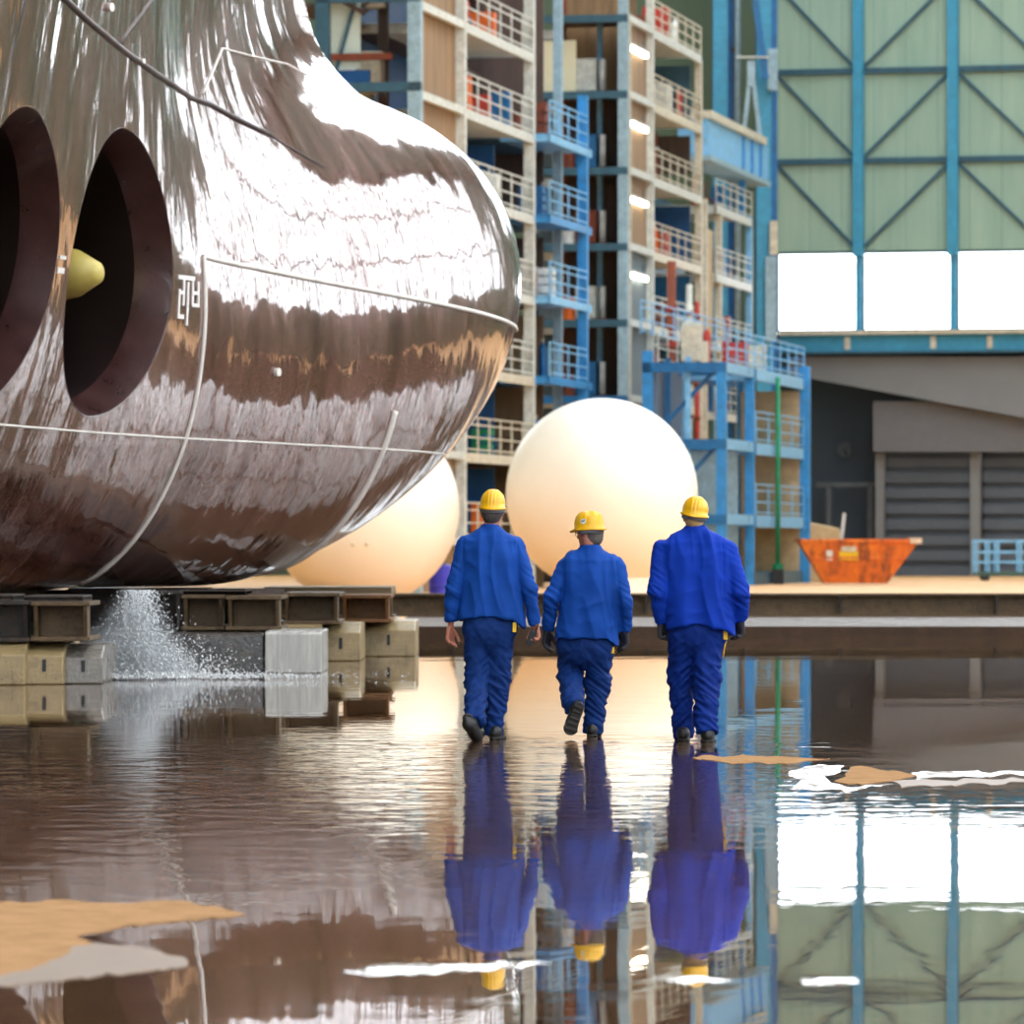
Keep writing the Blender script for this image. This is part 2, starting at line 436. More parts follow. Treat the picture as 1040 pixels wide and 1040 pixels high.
# ---------------------------------------------------------------- people
def cloth(name,col,rough=.75,var=.18):
    t=NT(name); v=t.coord(); c=lin(col)
    n1=t.noise(v,4,4,.6); n2=t.noise(v,90,2,.5)
    base=t.ramp(n1,[(.3,tuple(x*(1-var) for x in c[:3])+(1,)),(.7,tuple(x*(1+var*.5) for x in c[:3])+(1,))])
    b=t.bump(n2,.25,.002)
    return t.done(t.bsdf(Base_Color=base,Roughness=rough,Normal=b,Specular_IOR_Level=.2).outputs[0])
SK=paint('weathered_skin',(186,120,98),.5,0,var=.15,scale=20); 
SHOE=paint('black_work_boot_leather',(26,25,26),.4,0,var=.3,scale=20,bump=.3)
SOLE=paint('dark_rubber_sole',(40,37,35),.6,0,scale=20,bump=.3)
GLV=paint('dark_grey_work_glove',(38,40,48),.6,0,var=.3,scale=25)
HELM=paint('yellow_helmet_plastic',(236,176,0),.35,0,var=.08,scale=10,coat=.12,bump=.02)
BAND=paint('grey_helmet_band',(120,122,128),.6,0,var=.1,scale=30)

def hand_prims(W,down,rho,side,size=1.0,curl=.7):
    """capsules of one hand: W wrist, side -1 left +1 right; rho turns the palm from facing the thigh towards the camera"""
    d=Vector(down).normalized()
    e=Vector((side*math.sin(rho)*-1,math.cos(rho),0)); e=(e-d*e.dot(d)).normalized()      # pinky -> index direction
    n=d.cross(e)*side; n.normalize()
    if n.x*side>0: n=-n                                                                  # palm faces the body
    W=Vector(W); out=[]
    for k,(o,L) in enumerate(((.030,.072),(.010,.080),(-.010,.074),(-.029,.058))):       # index..little
        o*=size; L*=size; base=W+d*.088*size+e*o
        out.append((W+d*.01+e*o*.55,base,.017*size,.0135*size))
        p=base; a=.25
        for seg,f in enumerate((.45,.32,.25)):
            a+=curl*(.35+.1*k)*(1 if seg else .6)
            q=p+(d*math.cos(a)+n*math.sin(a))*L*f
            out.append((p,q,(.0105-.001*seg)*size,(.0098-.001*seg)*size)); p=q
    tb=W+d*.03*size+e*.024*size
    t1=tb+(d*.7+e*.55+n*.35).normalized()*.042*size; t2=t1+(d*.85+e*.25+n*.45).normalized()*.03*size; t3=t2+(d*.9+n*.5).normalized()*.024*size
    out+= [(tb,t1,.016*size,.0125*size),(t1,t2,.0118*size,.0108*size),(t2,t3,.0105*size,.009*size)]
    return out

def person(c):
    S=c['S']; ox,oy=c['foot']          # px per metre, pixel of the ground point
    J=lambda px,py,y=0.0: np.array(((px-ox)/S,y,(oy-py)/S))
    D=F0/S; root_loc=((ox-520)*D/F0,D,0)
    hc=J(*c['head']); yaw=c['yaw']
    cy,sy=math.cos(yaw),math.sin(yaw)
    hands=[]
    for side,k in ((-1,'armL'),(1,'armR')):
        sh,el,wr=[J(*p) for p in c[k]]
        dn=Vector(wr-el).normalized(); dn=(dn*.75+Vector((0,0,-1))*.25).normalized()
        hands.append((side,sh,el,wr,hand_prims(wr,dn,c['rho'],side,1.05,c['curl'][0 if side<0 else 1])))
    legs=[[J(*p) for p in c[k]] for k in ('legL','legR')]
    chest=J(c['cx'],c['chest_y'],-.01); pel=J(c['cx'],c['pel_y'],0)
    # ---- body, one continuous mesh
    def headf(X,Y,Z):
        x=(X-hc[0]); y=(Y-hc[1]); xr=x*cy+y*sy; yr=-x*sy+y*cy; z=Z-hc[2]      # yr = face direction
        f=ell(xr,yr,z,(0,-.005,.03),(.076,.097,.095))
        f=smin(f,ell(xr,yr,z,(0,.035,-.045),(.055,.058,.062)),.035)            # jaw
        f=smin(f,ell(xr,yr,z,(0,.078,-.088),(.02,.016,.014)),.02)              # chin
        f=smin(f,caps(xr,yr,z,(0,.092,.018),(0,.112,-.022),.008,.013),.012)    # nose
        f=smin(f,caps(xr,yr,z,(-.03,.084,.030),(.03,.084,.030),.009,.009),.012)# brow
        f=smin(f,caps(xr,yr,z,(-.017,.090,-.050),(.017,.090,-.050),.006,.006),.006)
        for s in (-1,1):
            f=smax(f,-ell(xr,yr,z,(s*.031,.098,.010),(.016,.014,.011)),.008)
            f=smin(f,ell(xr,yr,z,(s*.031,.082,.009),(.0135,.0135,.0135)),.003) # eyeball
            f=smin(f,ell(xr,yr,z,(s*.079,-.002,-.002),(.009,.020,.032)),.008)  # ear
        return f
    neck_base=J(c['cx'],c['collar'][0]+4,-.02)
    def body(X,Y,Z):
        shp=np.broadcast_shapes(X.shape,Y.shape,Z.shape); R=np.full(shp,9.0,np.float32)
        def put(f,lo,hi,k):
            sl=tuple(slice(max(0,int(np.searchsorted(A.ravel(),lo[i]))-1),int(np.searchsorted(A.ravel(),hi[i]))+1) for i,A in enumerate((X,Y,Z)))
            x,y,z=X[sl[0],:,:],Y[:,sl[1],:],Z[:,:,sl[2]]
            if 0 in x.shape or 0 in y.shape or 0 in z.shape: return
            R[sl]=smin(R[sl],f(x,y,z),k)
        def cp(a,b,ra,rb,k=.02):
            m=max(ra,rb)+k+.02; lo=np.minimum(a,b)-m; hi=np.maximum(a,b)+m
            put(lambda x,y,z:caps(x,y,z,a,b,ra,rb),lo,hi,k)
        put(headf,hc-.19,hc+.19,.01)
        put(lambda x,y,z:ell(x,y,z,chest,(.14,.075,.2)),chest-.3,chest+.3,.05)
        put(lambda x,y,z:ell(x,y,z,pel,(.13,.08,.14)),pel-.25,pel+.25,.05)
        cp(neck_base+np.array((0,0,-.05)),hc+np.array((0,-.02,-.05)),.062,.054,.03)
        cp((chest+pel)/2,chest,.085,.09,.05); cp((chest+pel)/2,pel,.085,.085,.05)
        for side,sh,el,wr,hp in hands:
            cp(chest+np.array((0,0,.10)),sh,.06,.05,.04); cp(sh,el,.042,.034,.03); cp(el,wr,.032,.024,.02)
            for a,b,ra,rb in hp: cp(np.array(a),np.array(b),ra,rb,.004)
        for hip,kn,an in legs:
            cp(hip,kn,.065,.048,.04); cp(kn,an,.05,.034,.03)
            cp(an,an+np.array((0,.03,-.05)),.034,.03,.02)
        return R
    xs=[p[0] for h in hands for p in h[1:4]]; ys=[0]+[p[1] for l in legs for p in l]+[p[1] for h in hands for p in h[1:4]]
    lo=(min(xs)-.14,min(ys)-.2,0.03); hi=(max(xs)+.14,max(ys)+.22,hc[2]+.16)
    pts,q=surf_net(body,lo,hi,.0075); pts=laplace(pts,q,1,.4)
    man=link('person',np_mesh('person',pts,q),SK,label=c['label'],cat='person'); man.location=root_loc
    # ---- eyes, hair
    def local(xr,yr,z): return (hc[0]+xr*cy-yr*sy,hc[1]+xr*sy+yr*cy,hc[2]+z)
    def hair(X,Y,Z):
        x=(X-hc[0]); y=(Y-hc[1]); xr=x*cy+y*sy; yr=-x*sy+y*cy; z=Z-hc[2]
        f=ell(xr,yr,z,(0,-.008,.026),(.082,.102,.103))
        f=smin(f,ell(xr,yr,z,(0,-.045,-.035),(.056,.052,.05)),.03)
        f=np.maximum(f,yr-.035+np.abs(z)*.25); f=np.maximum(f,-.078-z); 
        f=np.where(np.abs(xr)>.06,np.maximum(f,.026-np.hypot(yr-.0,z+.005)),f)
        return f
    pts,q=surf_net(hair,hc-.14,hc+.14,.005)
    nn=vnormals(pts,q); dd=np.array([noise.noise(Vector((p[0]*160,p[1]*160,p[2]*40))) for p in pts]); pts=pts+nn*(dd*.003)[:,None]
    link('hair',np_mesh('hair',pts,q),c['hair'],man)
    em=M['dark']
    for s in (-1,1):
        a=local(s*.031,.0935,.009); MB().lathe([(.0055,-.0015),(.0055,.0015)],10,(0,0,0)).v
        e=MB(); d=Vector(local(s*.031,.0965,.009))-Vector(a); e.tube(Vector(a),Vector(a)+d,.0055,10); e.build('iris',em,man)
    # ---- hard hat: domed shell, rolled rim, front peak, ridges
    hb=np.array(c['helm'][:1]+c['helm'][1:2],float); hat0=J(c['helm'][0],c['helm'][1],hc[1]-.005)
    Hs=MB(); n=72; prof=[(1.10,-.008),(1.135,-.004),(1.13,.004),(1.0,.012),(.99,.045),(.93,.070),(.81,.099),(.61,.122),(.38,.135),(.16,.1415),(.03,.142)]
    rings=[]
    W_=c['helm'][2]; tilt=c['helm'][3]; pit=c.get('pitch',.0)
    def hat(xr,yr,z):
        y2=yr*math.cos(pit)-z*math.sin(pit); z2=yr*math.sin(pit)+z*math.cos(pit)
        x3=xr*math.cos(tilt)+z2*math.sin(tilt); z3=-xr*math.sin(tilt)+z2*math.cos(tilt)
        return Vector((hat0[0]+x3*cy-y2*sy,hat0[1]+x3*sy+y2*cy,hat0[2]+z3))
    for i,(r,z) in enumerate(prof):
        rg=[]
        for k in range(n):
            a=2*math.pi*k/n; rx=W_*.5/1.13*r; ry=rx*1.22
            pk=0.0; dz=0.0
            if i<3:
                f=max(0,math.sin(a))**5; pk=f*.040; dz=-f*.010
                bk=max(0,-math.sin(a))**3; pk+=bk*.008; dz-=bk*.006
            ridge=0.0
            if 4<=i<=8:
                for o in (-.024,0,.024):
                    if abs(rx*math.cos(a)-o)<.0065: ridge=.005
                sd=abs(math.sin(a))
                if i<=6 and sd<.32 and (int((sd+.32)*22)%2==0): ridge=max(ridge,.0025)
            rr=1+ridge/max(rx,.01)
            rg.append(hat(rx*math.cos(a)*rr,(ry+pk)*math.sin(a)*rr,z+dz+ridge*.6))
        rings.append(rg)
    vs=[p for r in rings for p in r]; m=len(rings)
    fs=[(i*n+k,i*n+(k+1)%n,(i+1)*n+(k+1)%n,(i+1)*n+k) for i in range(m-1) for k in range(n)]+[tuple(range((m-1)*n,m*n))]
    Hs.add(vs,fs)
    hh=Hs.build('hard_hat',HELM,man,smooth=True); sm=hh.modifiers.new('s','SOLIDIFY'); sm.thickness=.003; sm.offset=-1
    Bd=MB(); n2=48; vs=[]
    for z in (-.036,.008):
        for k in range(n2):
            a=2*math.pi*k/n2; rx=W_*.5*(.86 if z<0 else .89); ry=rx*1.17
            zz=z if math.sin(a)<.15 or z>0 else z+.028*min(1,(math.sin(a)-.15)*2)
            vs.append(hat(rx*math.cos(a),ry*math.sin(a)-.004,zz))
    Bd.add(vs,[(k,(k+1)%n2,(k+1)%n2+n2,k+n2) for k in range(n2)])
    bb=Bd.build('head_band',BAND,hh,smooth=True); sm=bb.modifiers.new('s','SOLIDIFY'); sm.thickness=.004
    if c.get('badge'):
        # small round white sticker with a dark two-letter mark on the helmet's side
        a0=c['badge']
        def onhat(a,z):
            rx=W_*.5/1.13*np.interp(z,[.012,.045,.075,.103],[1.0,.99,.95,.86])+.0035; return hat(rx*math.cos(a),rx*1.22*math.sin(a),z)
        Sg=MB(); ctr=onhat(a0,.062); ring=[onhat(a0+.20*math.cos(t)*1.0,.062+.021*math.sin(t)) for t in [2*math.pi*k/20 for k in range(20)]]
        Sg.add([ctr]+ring,[(0,1+k,1+(k+1)%20) for k in range(20)])
        Sg.build('helmet_sticker',M['white'],hh)
        Lt=MB()
        for (u0,u1,z0,z1) in ((-.12,-.09,.054,.070),(-.12,-.02,.060,.064),(-.05,-.02,.054,.070),(.02,.05,.054,.070),(.02,.11,.066,.070),(.08,.11,.062,.070),(.02,.11,.060,.064)):
            q4=[onhat(a0+u,z) for u,z in ((u0,z0),(u1,z0),(u1,z1),(u0,z1))]
            ce=Vector(local(0,0,.03)); q4=[p+(p-ce).normalized()*.002 for p in q4]; Lt.add(q4,[(0,1,2,3)])
        Lt.build('sticker_letter',M['dark'],hh)
    if c.get('glasses'):
        g=MB()
        for s in (-1,1):
            ring=[local(s*.033+.023*math.cos(t),.112-.25*abs(.023*math.cos(t)+.0)*0-.012*(abs(s*.033+.023*math.cos(t))/.056)**2,.006+.017*math.sin(t)) for t in [2*math.pi*k/16 for k in range(17)]]
            g.path(ring,.0022,6); g.path([local(s*.056,.100,.012),local(s*.078,.060,.012),local(s*.084,.0,.012),local(s*.082,-.012,.0)],.0026,6)
        g.path([local(-.010,.115,.01),local(.010,.115,.01)],.0022,6)
        g.build('glasses',em,man,smooth=True)
    # ---- jacket
    rings=c['torso']; hem=c['hem']; zr=[(oy-r[0])/S for r in rings][::-1]
    xl=[(r[1]-ox)/S for r in rings][::-1]; xr_=[(r[2]-ox)/S for r in rings][::-1]; ry=[r[3] for r in rings][::-1]; yc=[r[4] for r in rings][::-1]
    hx=[(h[0]-ox)/S for h in hem]; hz=[(oy-h[1])/S for h in hem]
    coll=J(c['cx'],c['collar'][0],hc[1]-.02)
    def jacket(X,Y,Z):
        a=np.interp(Z,zr,xl); b=np.interp(Z,zr,xr_); r=np.interp(Z,zr,ry); y0=np.interp(Z,zr,yc)
        cx=(a+b)/2; rx=(b-a)/2
        f=((np.abs((X-cx)/rx)**2.5+np.abs((Y-y0)/r)**2.5)**.4-1)*np.minimum(rx,r)
        f=smax(f,(Z-zr[-1]),.03)
        ck=(c['collar'][2]-c['collar'][1])/2/S
        f=smin(f,np.maximum(np.hypot(X-coll[0],(Y-coll[1])*.95)-ck-(coll[2]-Z)*.25,np.abs(Z-coll[2]+.06)-.06),.025)
        for (side,sh,el,wr,hp),(r0,r1,r2) in zip(hands,c['sleeve']):
            g=caps(X,Y,Z,sh,el,r0,r1); g=smin(g,caps(X,Y,Z,el,wr,r1,r2),.03)
            dn=(wr-el)/np.linalg.norm(wr-el)
            g=smax(g,((X-wr[0])*dn[0]+(Y-wr[1])*dn[1]+(Z-wr[2])*dn[2])-.004,.006)
            f=smin(f,g,.018)
        f=smax(f,np.interp(X,hx,hz)-Z,.008)
        return f
    lo=(min(xs)-.14,-.34,min(hz+[h[3][2] for h in hands])-.05); hi=(max(xs)+.14,.34,coll[2]+.05)
    pts,q=surf_net(jacket,lo,hi,.0085); pts=laplace(pts,q,2,.5)
    def folds(pts,q,fn):
        nn=vnormals(pts,q); d=np.array([fn(p) for p in pts]); return pts+nn*d[:,None]
    sd=c['seed']; els=[h[2] for h in hands]
    cxm=(c['cx']-ox)/S; topz=zr[-1]
    def rid(v): return (1-abs(v))**2
    def jf(p):
        x,y,z=p; t=(topz-z)
        px_=(x-cxm)/(.6+.55*t)
        a=noise.noise(Vector((px_*7+sd,y*4,z*1.3+sd)))*.032
        a+=(rid(noise.noise(Vector((px_*9+sd*2+z*1.5,y*3,z*2.0))))-.6)*.019
        a+=(rid(noise.noise(Vector((x*6-z*5+sd,y*3,z*6+x*4))))-.6)*.011
        w=0
        for e in els:
            dx=np.linalg.norm(p-e); w=max(w,math.exp(-(dx/.15)**2))
        arm=max(0,min(1,(abs(x-cxm)-.20)/.06))
        b=(rid(noise.noise(Vector((x*9+z*8,y*7+sd,z*19+x*12))))-.55)*.020*(.4+.6*w)
        zz=np.clip((topz-z)/.25,0,1); ax=c.get('arm_seam',.19)+.02*zz
        sm_=-.006*math.exp(-((abs(x-cxm)-ax)/.007)**2) if z>els[0][2]-.05 else 0
        return (a*(1-.6*arm)+b*(arm*.9+.1*w)+sm_)*min(1,max(.1,(t+.02)/.12))
    pts=folds(pts,q,jf); pts=laplace(pts,q,1,.4)
    jk=link('jacket',np_mesh('jacket',pts,q),c['jmat'],man)
    # shoulder and side seams, hem stitching stay in the shape; trouser part
    tr=c['trouser']
    def trous(X,Y,Z):
        zt=(oy-c['hip'][0])/S; hxl=(c['hip'][1]-ox)/S; hxr=(c['hip'][2]-ox)/S; cx=(hxl+hxr)/2
        f=ell(X,Y,Z,(cx,-.0,zt+.02),((hxr-hxl)/2,.135,.19))
        for (hip,kn,an),(r0,r1,r2),cut in zip(legs,tr,c['cuff']):
            m=(hip+kn)/2+np.array((0,-.005,0)); 
            g=caps(X,Y,Z,hip,kn,r0,r1); g=smin(g,caps(X,Y,Z,kn,an,r1,r2),.05)
            sh=(an-kn)/np.linalg.norm(an-kn)
            g=smax(g,((X-an[0])*sh[0]+(Y-an[1])*sh[1]+(Z-an[2])*sh[2])-cut,.008)
            f=smin(f,g,.018)
        return smax(f,Z-(zt+.12),.02)
    allx=[p[0] for l in legs for p in l]; ally=[p[1] for l in legs for p in l]
    lo=(min(allx)-.16,min(ally)-.16,.005); hi=(max(allx)+.16,max(ally)+.18,(oy-c['hip'][0])/S+.16)
    pts,q=surf_net(trous,lo,hi,.0085); pts=laplace(pts,q,2,.5)
    kz=[l[1][2] for l in legs]; az=[l[2] for l in legs]
    def tf(p):
        x,y,z=p
        low=math.exp(-((z-.22)/.2)**2); kn=math.exp(-((z-np.mean(kz)-.02)/.14)**2)
        s1=1 if x>legs[0][0][0]*.5+legs[1][0][0]*.5 else -1
        a=(rid(noise.noise(Vector((x*7+sd,y*7,z*19+s1*x*14+sd))))-.55)*(.008+.020*max(low,kn))
        a+=noise.noise(Vector((x*16+sd,y*10,z*4)))*.007
        a+=(rid(noise.noise(Vector((x*12+3,y*6+sd,z*12-s1*x*9))))-.55)*.008
        return a
    pts=folds(pts,q,tf); pts=laplace(pts,q,1,.4)
    link('trousers',np_mesh('trousers',pts,q),c['tmat'],man)
    # ---- boots
    for (hip,kn,an),bt in zip(legs,c['boots']):
        toe=np.array(bt['toe']); heel=np.array(bt['heel']); up=np.array(bt['up'],float); up/=np.linalg.norm(up)
        ax=toe-heel; L=np.linalg.norm(ax); ax=ax/L; sd_=np.cross(ax,up); sd_/=np.linalg.norm(sd_); up=np.cross(sd_,ax)
        def fr(X,Y,Z):
            dx,dy,dz=X-heel[0],Y-heel[1],Z-heel[2]
            return [dx*v[0]+dy*v[1]+dz*v[2] for v in (ax,sd_,up)]
        def boot(X,Y,Z):
            a,b,h=fr(X,Y,Z)
            f=smin(ell(a,b,h,(.055,0,.045),(.062,.038,.055)),ell(a,b,h,(L-.09,0,.035),(.095,.050,.042)),.03)
            f=smin(f,ell(a,b,h,(L*.5,0,.05),(.10,.040,.045)),.03)
            top=np.array((an-heel)@np.stack([ax,sd_,up],1)) if False else np.array([(an-heel)@ax,(an-heel)@sd_,(an-heel)@up])
            f=smin(f,caps(a,b,h,(.055,0,.06),top,.045,.046),.03)
            f=smax(f,.014-h,.004)
            return f
        def sole(X,Y,Z):
            a,b,h=fr(X,Y,Z); t=np.clip(a/L,0,1); w=np.interp(t,[0,.2,.45,.75,.93,1],[.032,.040,.036,.052,.043,.03])
            g=np.maximum(np.abs(b)-w,np.maximum(-a-.004,a-L-.004)); e1=np.hypot(a-.036,b)-.042; e2=np.hypot(a-(L-.055),b)-.058
            g=np.where(a<.036,e1,np.where(a>L-.055,e2,g))
            tread=.004*(np.sin(a*140)>0)*(1-(np.abs(t-.38)<.08)); arch=.007*(np.abs(t-.38)<.08)
            return np.maximum(smax(g,h-.018,.004),(tread+arch)-h-.002)
        allp=np.array([toe,heel,an]); lo=allp.min(0)-.09; hi=allp.max(0)+.09
        p1,q1=surf_net(boot,lo,hi,.006); b1=link('boot',np_mesh('boot',laplace(p1,q1,1),q1),SHOE,man)
        p1,q1=surf_net(sole,lo,hi,.005); link('sole',np_mesh('sole',p1,q1),SOLE,b1)
    # ---- gloves or bare hands
    for (side,sh,el,wr,hp),gl in zip(hands,c['gloves']):
        if not gl: continue
        def glove(X,Y,Z):
            R=caps(X,Y,Z,wr+np.array((0,0,.05)),wr+np.array((0,0,-.02)),.034,.03)
            for a,b,ra,rb in hp: R=smin(R,caps(X,Y,Z,a,b,ra+.0045,rb+.0045),.005)
            return R
        A=np.array([list(p[0]) for p in hp]+[list(p[1]) for p in hp]); lo=A.min(0)-.04; hi=A.max(0)+np.array((.04,.04,.07))
        p1,q1=surf_net(glove,lo,hi,.005); link('glove',np_mesh('glove',laplace(p1,q1,1,.3),q1),GLV,man)
    # yellow pocket trim on the right hip
    tx,ty,w,h=c['trim']; x0=(tx-w/2-ox)/S; x1=(tx+w/2-ox)/S; z1=(oy-ty+h/2)/S; z0=(oy-ty-h/2)/S
    yb=c.get('trim_y',-.10)
    MB().box(x0,x1,yb-.012,yb+.07,z0,z1).build('pocket_trim',M['yellow'],man,bevel=.004,label='yellow trim at the right hip pocket')
    if c.get('piping'):
        a,b=c['piping']; A=J(a[0],a[1],c['pipe_y']); B=J(b[0],b[1],c['pipe_y'])
        MB().path([A,(A+B)/2,B],.005,6).build('trouser_piping',M['yellow'],man,smooth=True)
    return man,J,hands,root_loc
JB=cloth('royal_blue_work_jacket_cloth',(10,66,150)); JB3=cloth('deep_royal_blue_work_jacket_cloth',(0,50,160))
TB=cloth('navy_blue_work_trouser_cloth',(9,46,108)); TB3=cloth('dark_royal_blue_trouser_cloth',(0,38,118))
HG=paint('dark_grey_hair',(70,64,62),.7,0,var=.4,scale=60); HM=paint('grey_hair',(100,92,86),.7,0,var=.4,scale=60); HB=paint('sandy_blond_hair',(178,146,100),.7,0,var=.3,scale=60)

L=dict(S=135.6,foot=(496,751),head=(500,521,.0),yaw=-.12,cx=498,chest_y=580,pel_y=640,collar=(532,489.5,507),
  armL=((472,554,0),(460.5,598,-.03),(457.5,636,.03)),armR=((523.5,555,0),(538.5,598,-.05),(543.5,634,-.0)),
  legL=((485,640,0),(484.5,690,.03),(482.5,731,-.27)),legR=((508,640,.0),(504,693,.08),(501,745,.06)),
  rho=.7,curl=(.9,1.5),helm=(500.3,516,.208,.05),pitch=.02,
  torso=[(533,492,505,.06,-.01),(538,484,513,.085,-.01),(543,475,521,.105,-.01),(549,468,528,.12,-.01),(560,468,528,.135,-.01),(580,470,528,.14,-.01),(600,469,530,.14,-.01),(620,467,532,.145,-.01),(640,465,534,.15,-.01)],
  sleeve=((.068,.052,.045),(.068,.054,.046)),hem=[(440,632),(468,630),(480,627),(500,627),(520,629),(531,637),(534,639),(560,639)],
  hip=(640,468.5,526),trouser=((.104,.086,.078),(.108,.096,.070)),cuff=(.03,.022),
  boots=[dict(toe=(-.065,-.17,.015),heel=(-.165,-.34,.20),up=(-.25,-.5,.4)),dict(toe=(.085,.24,.0),heel=(.045,-.03,.0),up=(0,0,1))],
  gloves=(0,0),trim=(522.5,637,4,10),trim_y=-.085,jmat=JB,tmat=TB,hair=HG,seed=1.3,
  label='man walking away on the left in blue workwear, bare hands, holding a black radio')
Mm=dict(S=133.6,foot=(597,748),head=(599.5,543,.0),yaw=.95,cx=600,chest_y=600,pel_y=655,collar=(553.5,588.5,609.5),
  armL=((572.5,576,0),(560,607,-.05),(556,639,.04)),armR=((627,578,0),(634,611,-.06),(634.5,640,.02)),
  legL=((580,655,0),(579.5,685,.10),(582,716,-.28)),legR=((609,657,.0),(607.5,694,.06),(602,743,.04)),
  rho=.6,curl=(.5,.6),helm=(598.5,537.5,.222,-.02),pitch=-.05,
  torso=[(553,592,607,.06,-.01),(558,586,614,.08,-.01),(562,578,621,.10,-.01),(568,569,630,.12,-.01),(580,569,631,.135,-.01),(600,571,630,.14,-.01),(620,568,629,.145,-.01),(640,564,630,.15,-.01),(660,562,631,.155,-.01)],
  sleeve=((.066,.058,.050),(.066,.054,.048)),hem=[(540,650),(564,650),(572,648),(600,648),(617,650),(626,657),(632,658),(660,658)],
  hip=(657,566,625),trouser=((.102,.092,.078),(.108,.088,.074)),cuff=(.03,.02),
  boots=[dict(toe=(-.15,-.36,.025),heel=(-.06,-.40,.26),up=(-.1,.9,.25)),dict(toe=(.055,.22,.0),heel=(.03,-.05,.0),up=(0,0,1))],
  gloves=(1,1),trim=(622,660,3.5,7),trim_y=-.06,badge=-3.02,glasses=True,jmat=JB,tmat=TB,hair=HM,seed=4.1,
  label='shortest man in the middle, head turned left, black gloves, one foot lifted')
R_=dict(S=137.0,foot=(706,753),head=(705.5,526,.0),yaw=-.10,cx=706,chest_y=585,pel_y=645,collar=(534,694.5,715),
  armL=((673.5,558,0),(667.5,600,-.05),(671.5,632,.02)),armR=((739,560,0),(752,602,-.05),(752,630,.03)),
  legL=((693,645,0),(691.5,688,.09),(695,748,.12)),legR=((720,645,.0),(717,688,-.02),(717,741,-.14)),
  rho=.6,curl=(1.3,1.2),helm=(705.5,523,.216,.16),pitch=.03,
  torso=[(533,698,712,.06,-.01),(538,690,720,.085,-.01),(544,678,732,.11,-.01),(551,669,743,.13,-.01),(565,671,743,.145,-.01),(590,675,744,.15,-.01),(610,675,745,.15,-.01),(630,677,746,.155,-.01),(650,677,748,.16,-.01)],
  sleeve=((.076,.066,.048),(.076,.062,.050)),hem=[(650,642),(676,641),(690,636),(705,634),(722,636),(736,640),(744,646),(780,648)],
  hip=(645,679,740),trouser=((.102,.092,.074),(.110,.098,.082)),cuff=(.02,.025),
  boots=[dict(toe=(-.09,.27,.0),heel=(-.085,.0,.0),up=(0,0,1)),dict(toe=(.10,.05,.0),heel=(.085,-.22,.0),up=(0,0,1))],
  gloves=(1,1),trim=(736.5,644,4.5,11),trim_y=-.07,piping=((737,650),(734,668)),pipe_y=-.04,jmat=JB3,tmat=TB3,hair=HB,seed=8.7,
  label='broad man walking on the right in deep blue jacket, sandy hair, dark gloves')
mL=person(L); mM=person(Mm); mR=person(R_)
# handheld radio in the left man's right hand
side,sh,el,wr,hp=mL[2][1]; w=Vector(wr)
rad=empty('handheld_radio','black handheld radio in the right hand of the left man','radio',Vector(mL[3])+w+Vector((-.028,-.02,-.10)))
rad.rotation_euler=(0.15,.35,0)
MB().box(-.026,.026,-.016,.016,-.06,.055).build('radio_body',M['dark'],rad,bevel=.005)
MB().tube((.014,0,.05),(.014,0,.11),.006,8).build('antenna',M['dark'],rad)
MB().tube((-.014,0,.05),(-.014,0,.066),.007,8).build('knob',M['dark'],rad)
# ---------------------------------------------------------------- hall shell
def wallmat():
    t=NT('green_corrugated_cladding'); v=t.coord(); sx=t.n('ShaderNodeSeparateXYZ'); t.l(v,sx.inputs[0])
    x=sx.outputs[0]
    w=t.math('ABSOLUTE',t.math('SUBTRACT',t.math('FRACT',t.math('DIVIDE',x,.17)),.5))
    big=t.math('LESS_THAN',t.math('FRACT',t.math('DIVIDE',x,1.5)),.03)
    n=t.noise(t.coord((1,1,.1)),1.5,4,.6)
    col=t.ramp(n,[(.3,lin((140,170,152))),(.7,lin((162,186,165)))])
    col=t.mix(t.math('MULTIPLY',t.math('LESS_THAN',w,.1),.35),col,lin((100,128,110)))
    col=t.mix(t.math('MULTIPLY',big,.5),col,lin((90,124,116)))
    return t.done(t.bsdf(Base_Color=col,Roughness=.6,Normal=t.bump(w,.4,.05)).outputs[0])
WM=wallmat()
GW=paint('grey_wall_panel',(128,130,132),.7,0,var=.08,scale=.5)
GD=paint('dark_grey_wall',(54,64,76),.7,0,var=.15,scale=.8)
GC=paint('hall_ceiling_sheet',(110,122,110),.7,0,var=.1)
OL=paint('olive_and_shaded_cladding',(86,104,84),.7,0,var=.12,stretch=(3,3,.2))
WA=math.atan(0.283)
W0=(790-520)/F0*274; WY=274.0
def WD(px): return 274.0/(1+.011*(px-790)/250)
def WP(px,py,off=0):
    D=WD(px)-off; return P(px,py,D)
# wall is built in its own frame: local x along wall, local y = depth, z up
d1=Vector(WP(1040,500)[:2])-Vector(WP(790,500)[:2]); wa=math.atan2(d1.y,d1.x)
def wl(px,py=553):
    p=Vector(WP(px,py)); o=Vector((W0,WY)); r=Vector((p.x,p.y))-o
    return r.dot(d1.normalized()), p.z
def wobj(mb,name,mat,parent=None,**kw):
    o=mb.build(name,mat,parent,**kw)
    if parent is None: o.location=(W0,WY,0); o.rotation_euler=(0,0,wa)
    return o
XL,XR=wl(-200)[0]-30, 62.0
zt=wl(790,256)[1]; zb=wl(790,338)[1]      # window band top and bottom
wobj(MB().box(wl(786)[0],XR,0,.4,zt,31),'wall_back',WM,kind='structure')
wobj(MB().box(XL,XR,0,.4,58,62),'wall_back_top',WM,kind='structure')
wobj(MB().box(XL,wl(786)[0],0,.4,0,31),'wall_back_left',OL,kind='structure')  # darker olive paints in the shade on this part of the wall
wobj(MB().box(wl(1160)[0],XR,0,.4,0,zb-.1),'wall_back_low',GD,kind='structure')
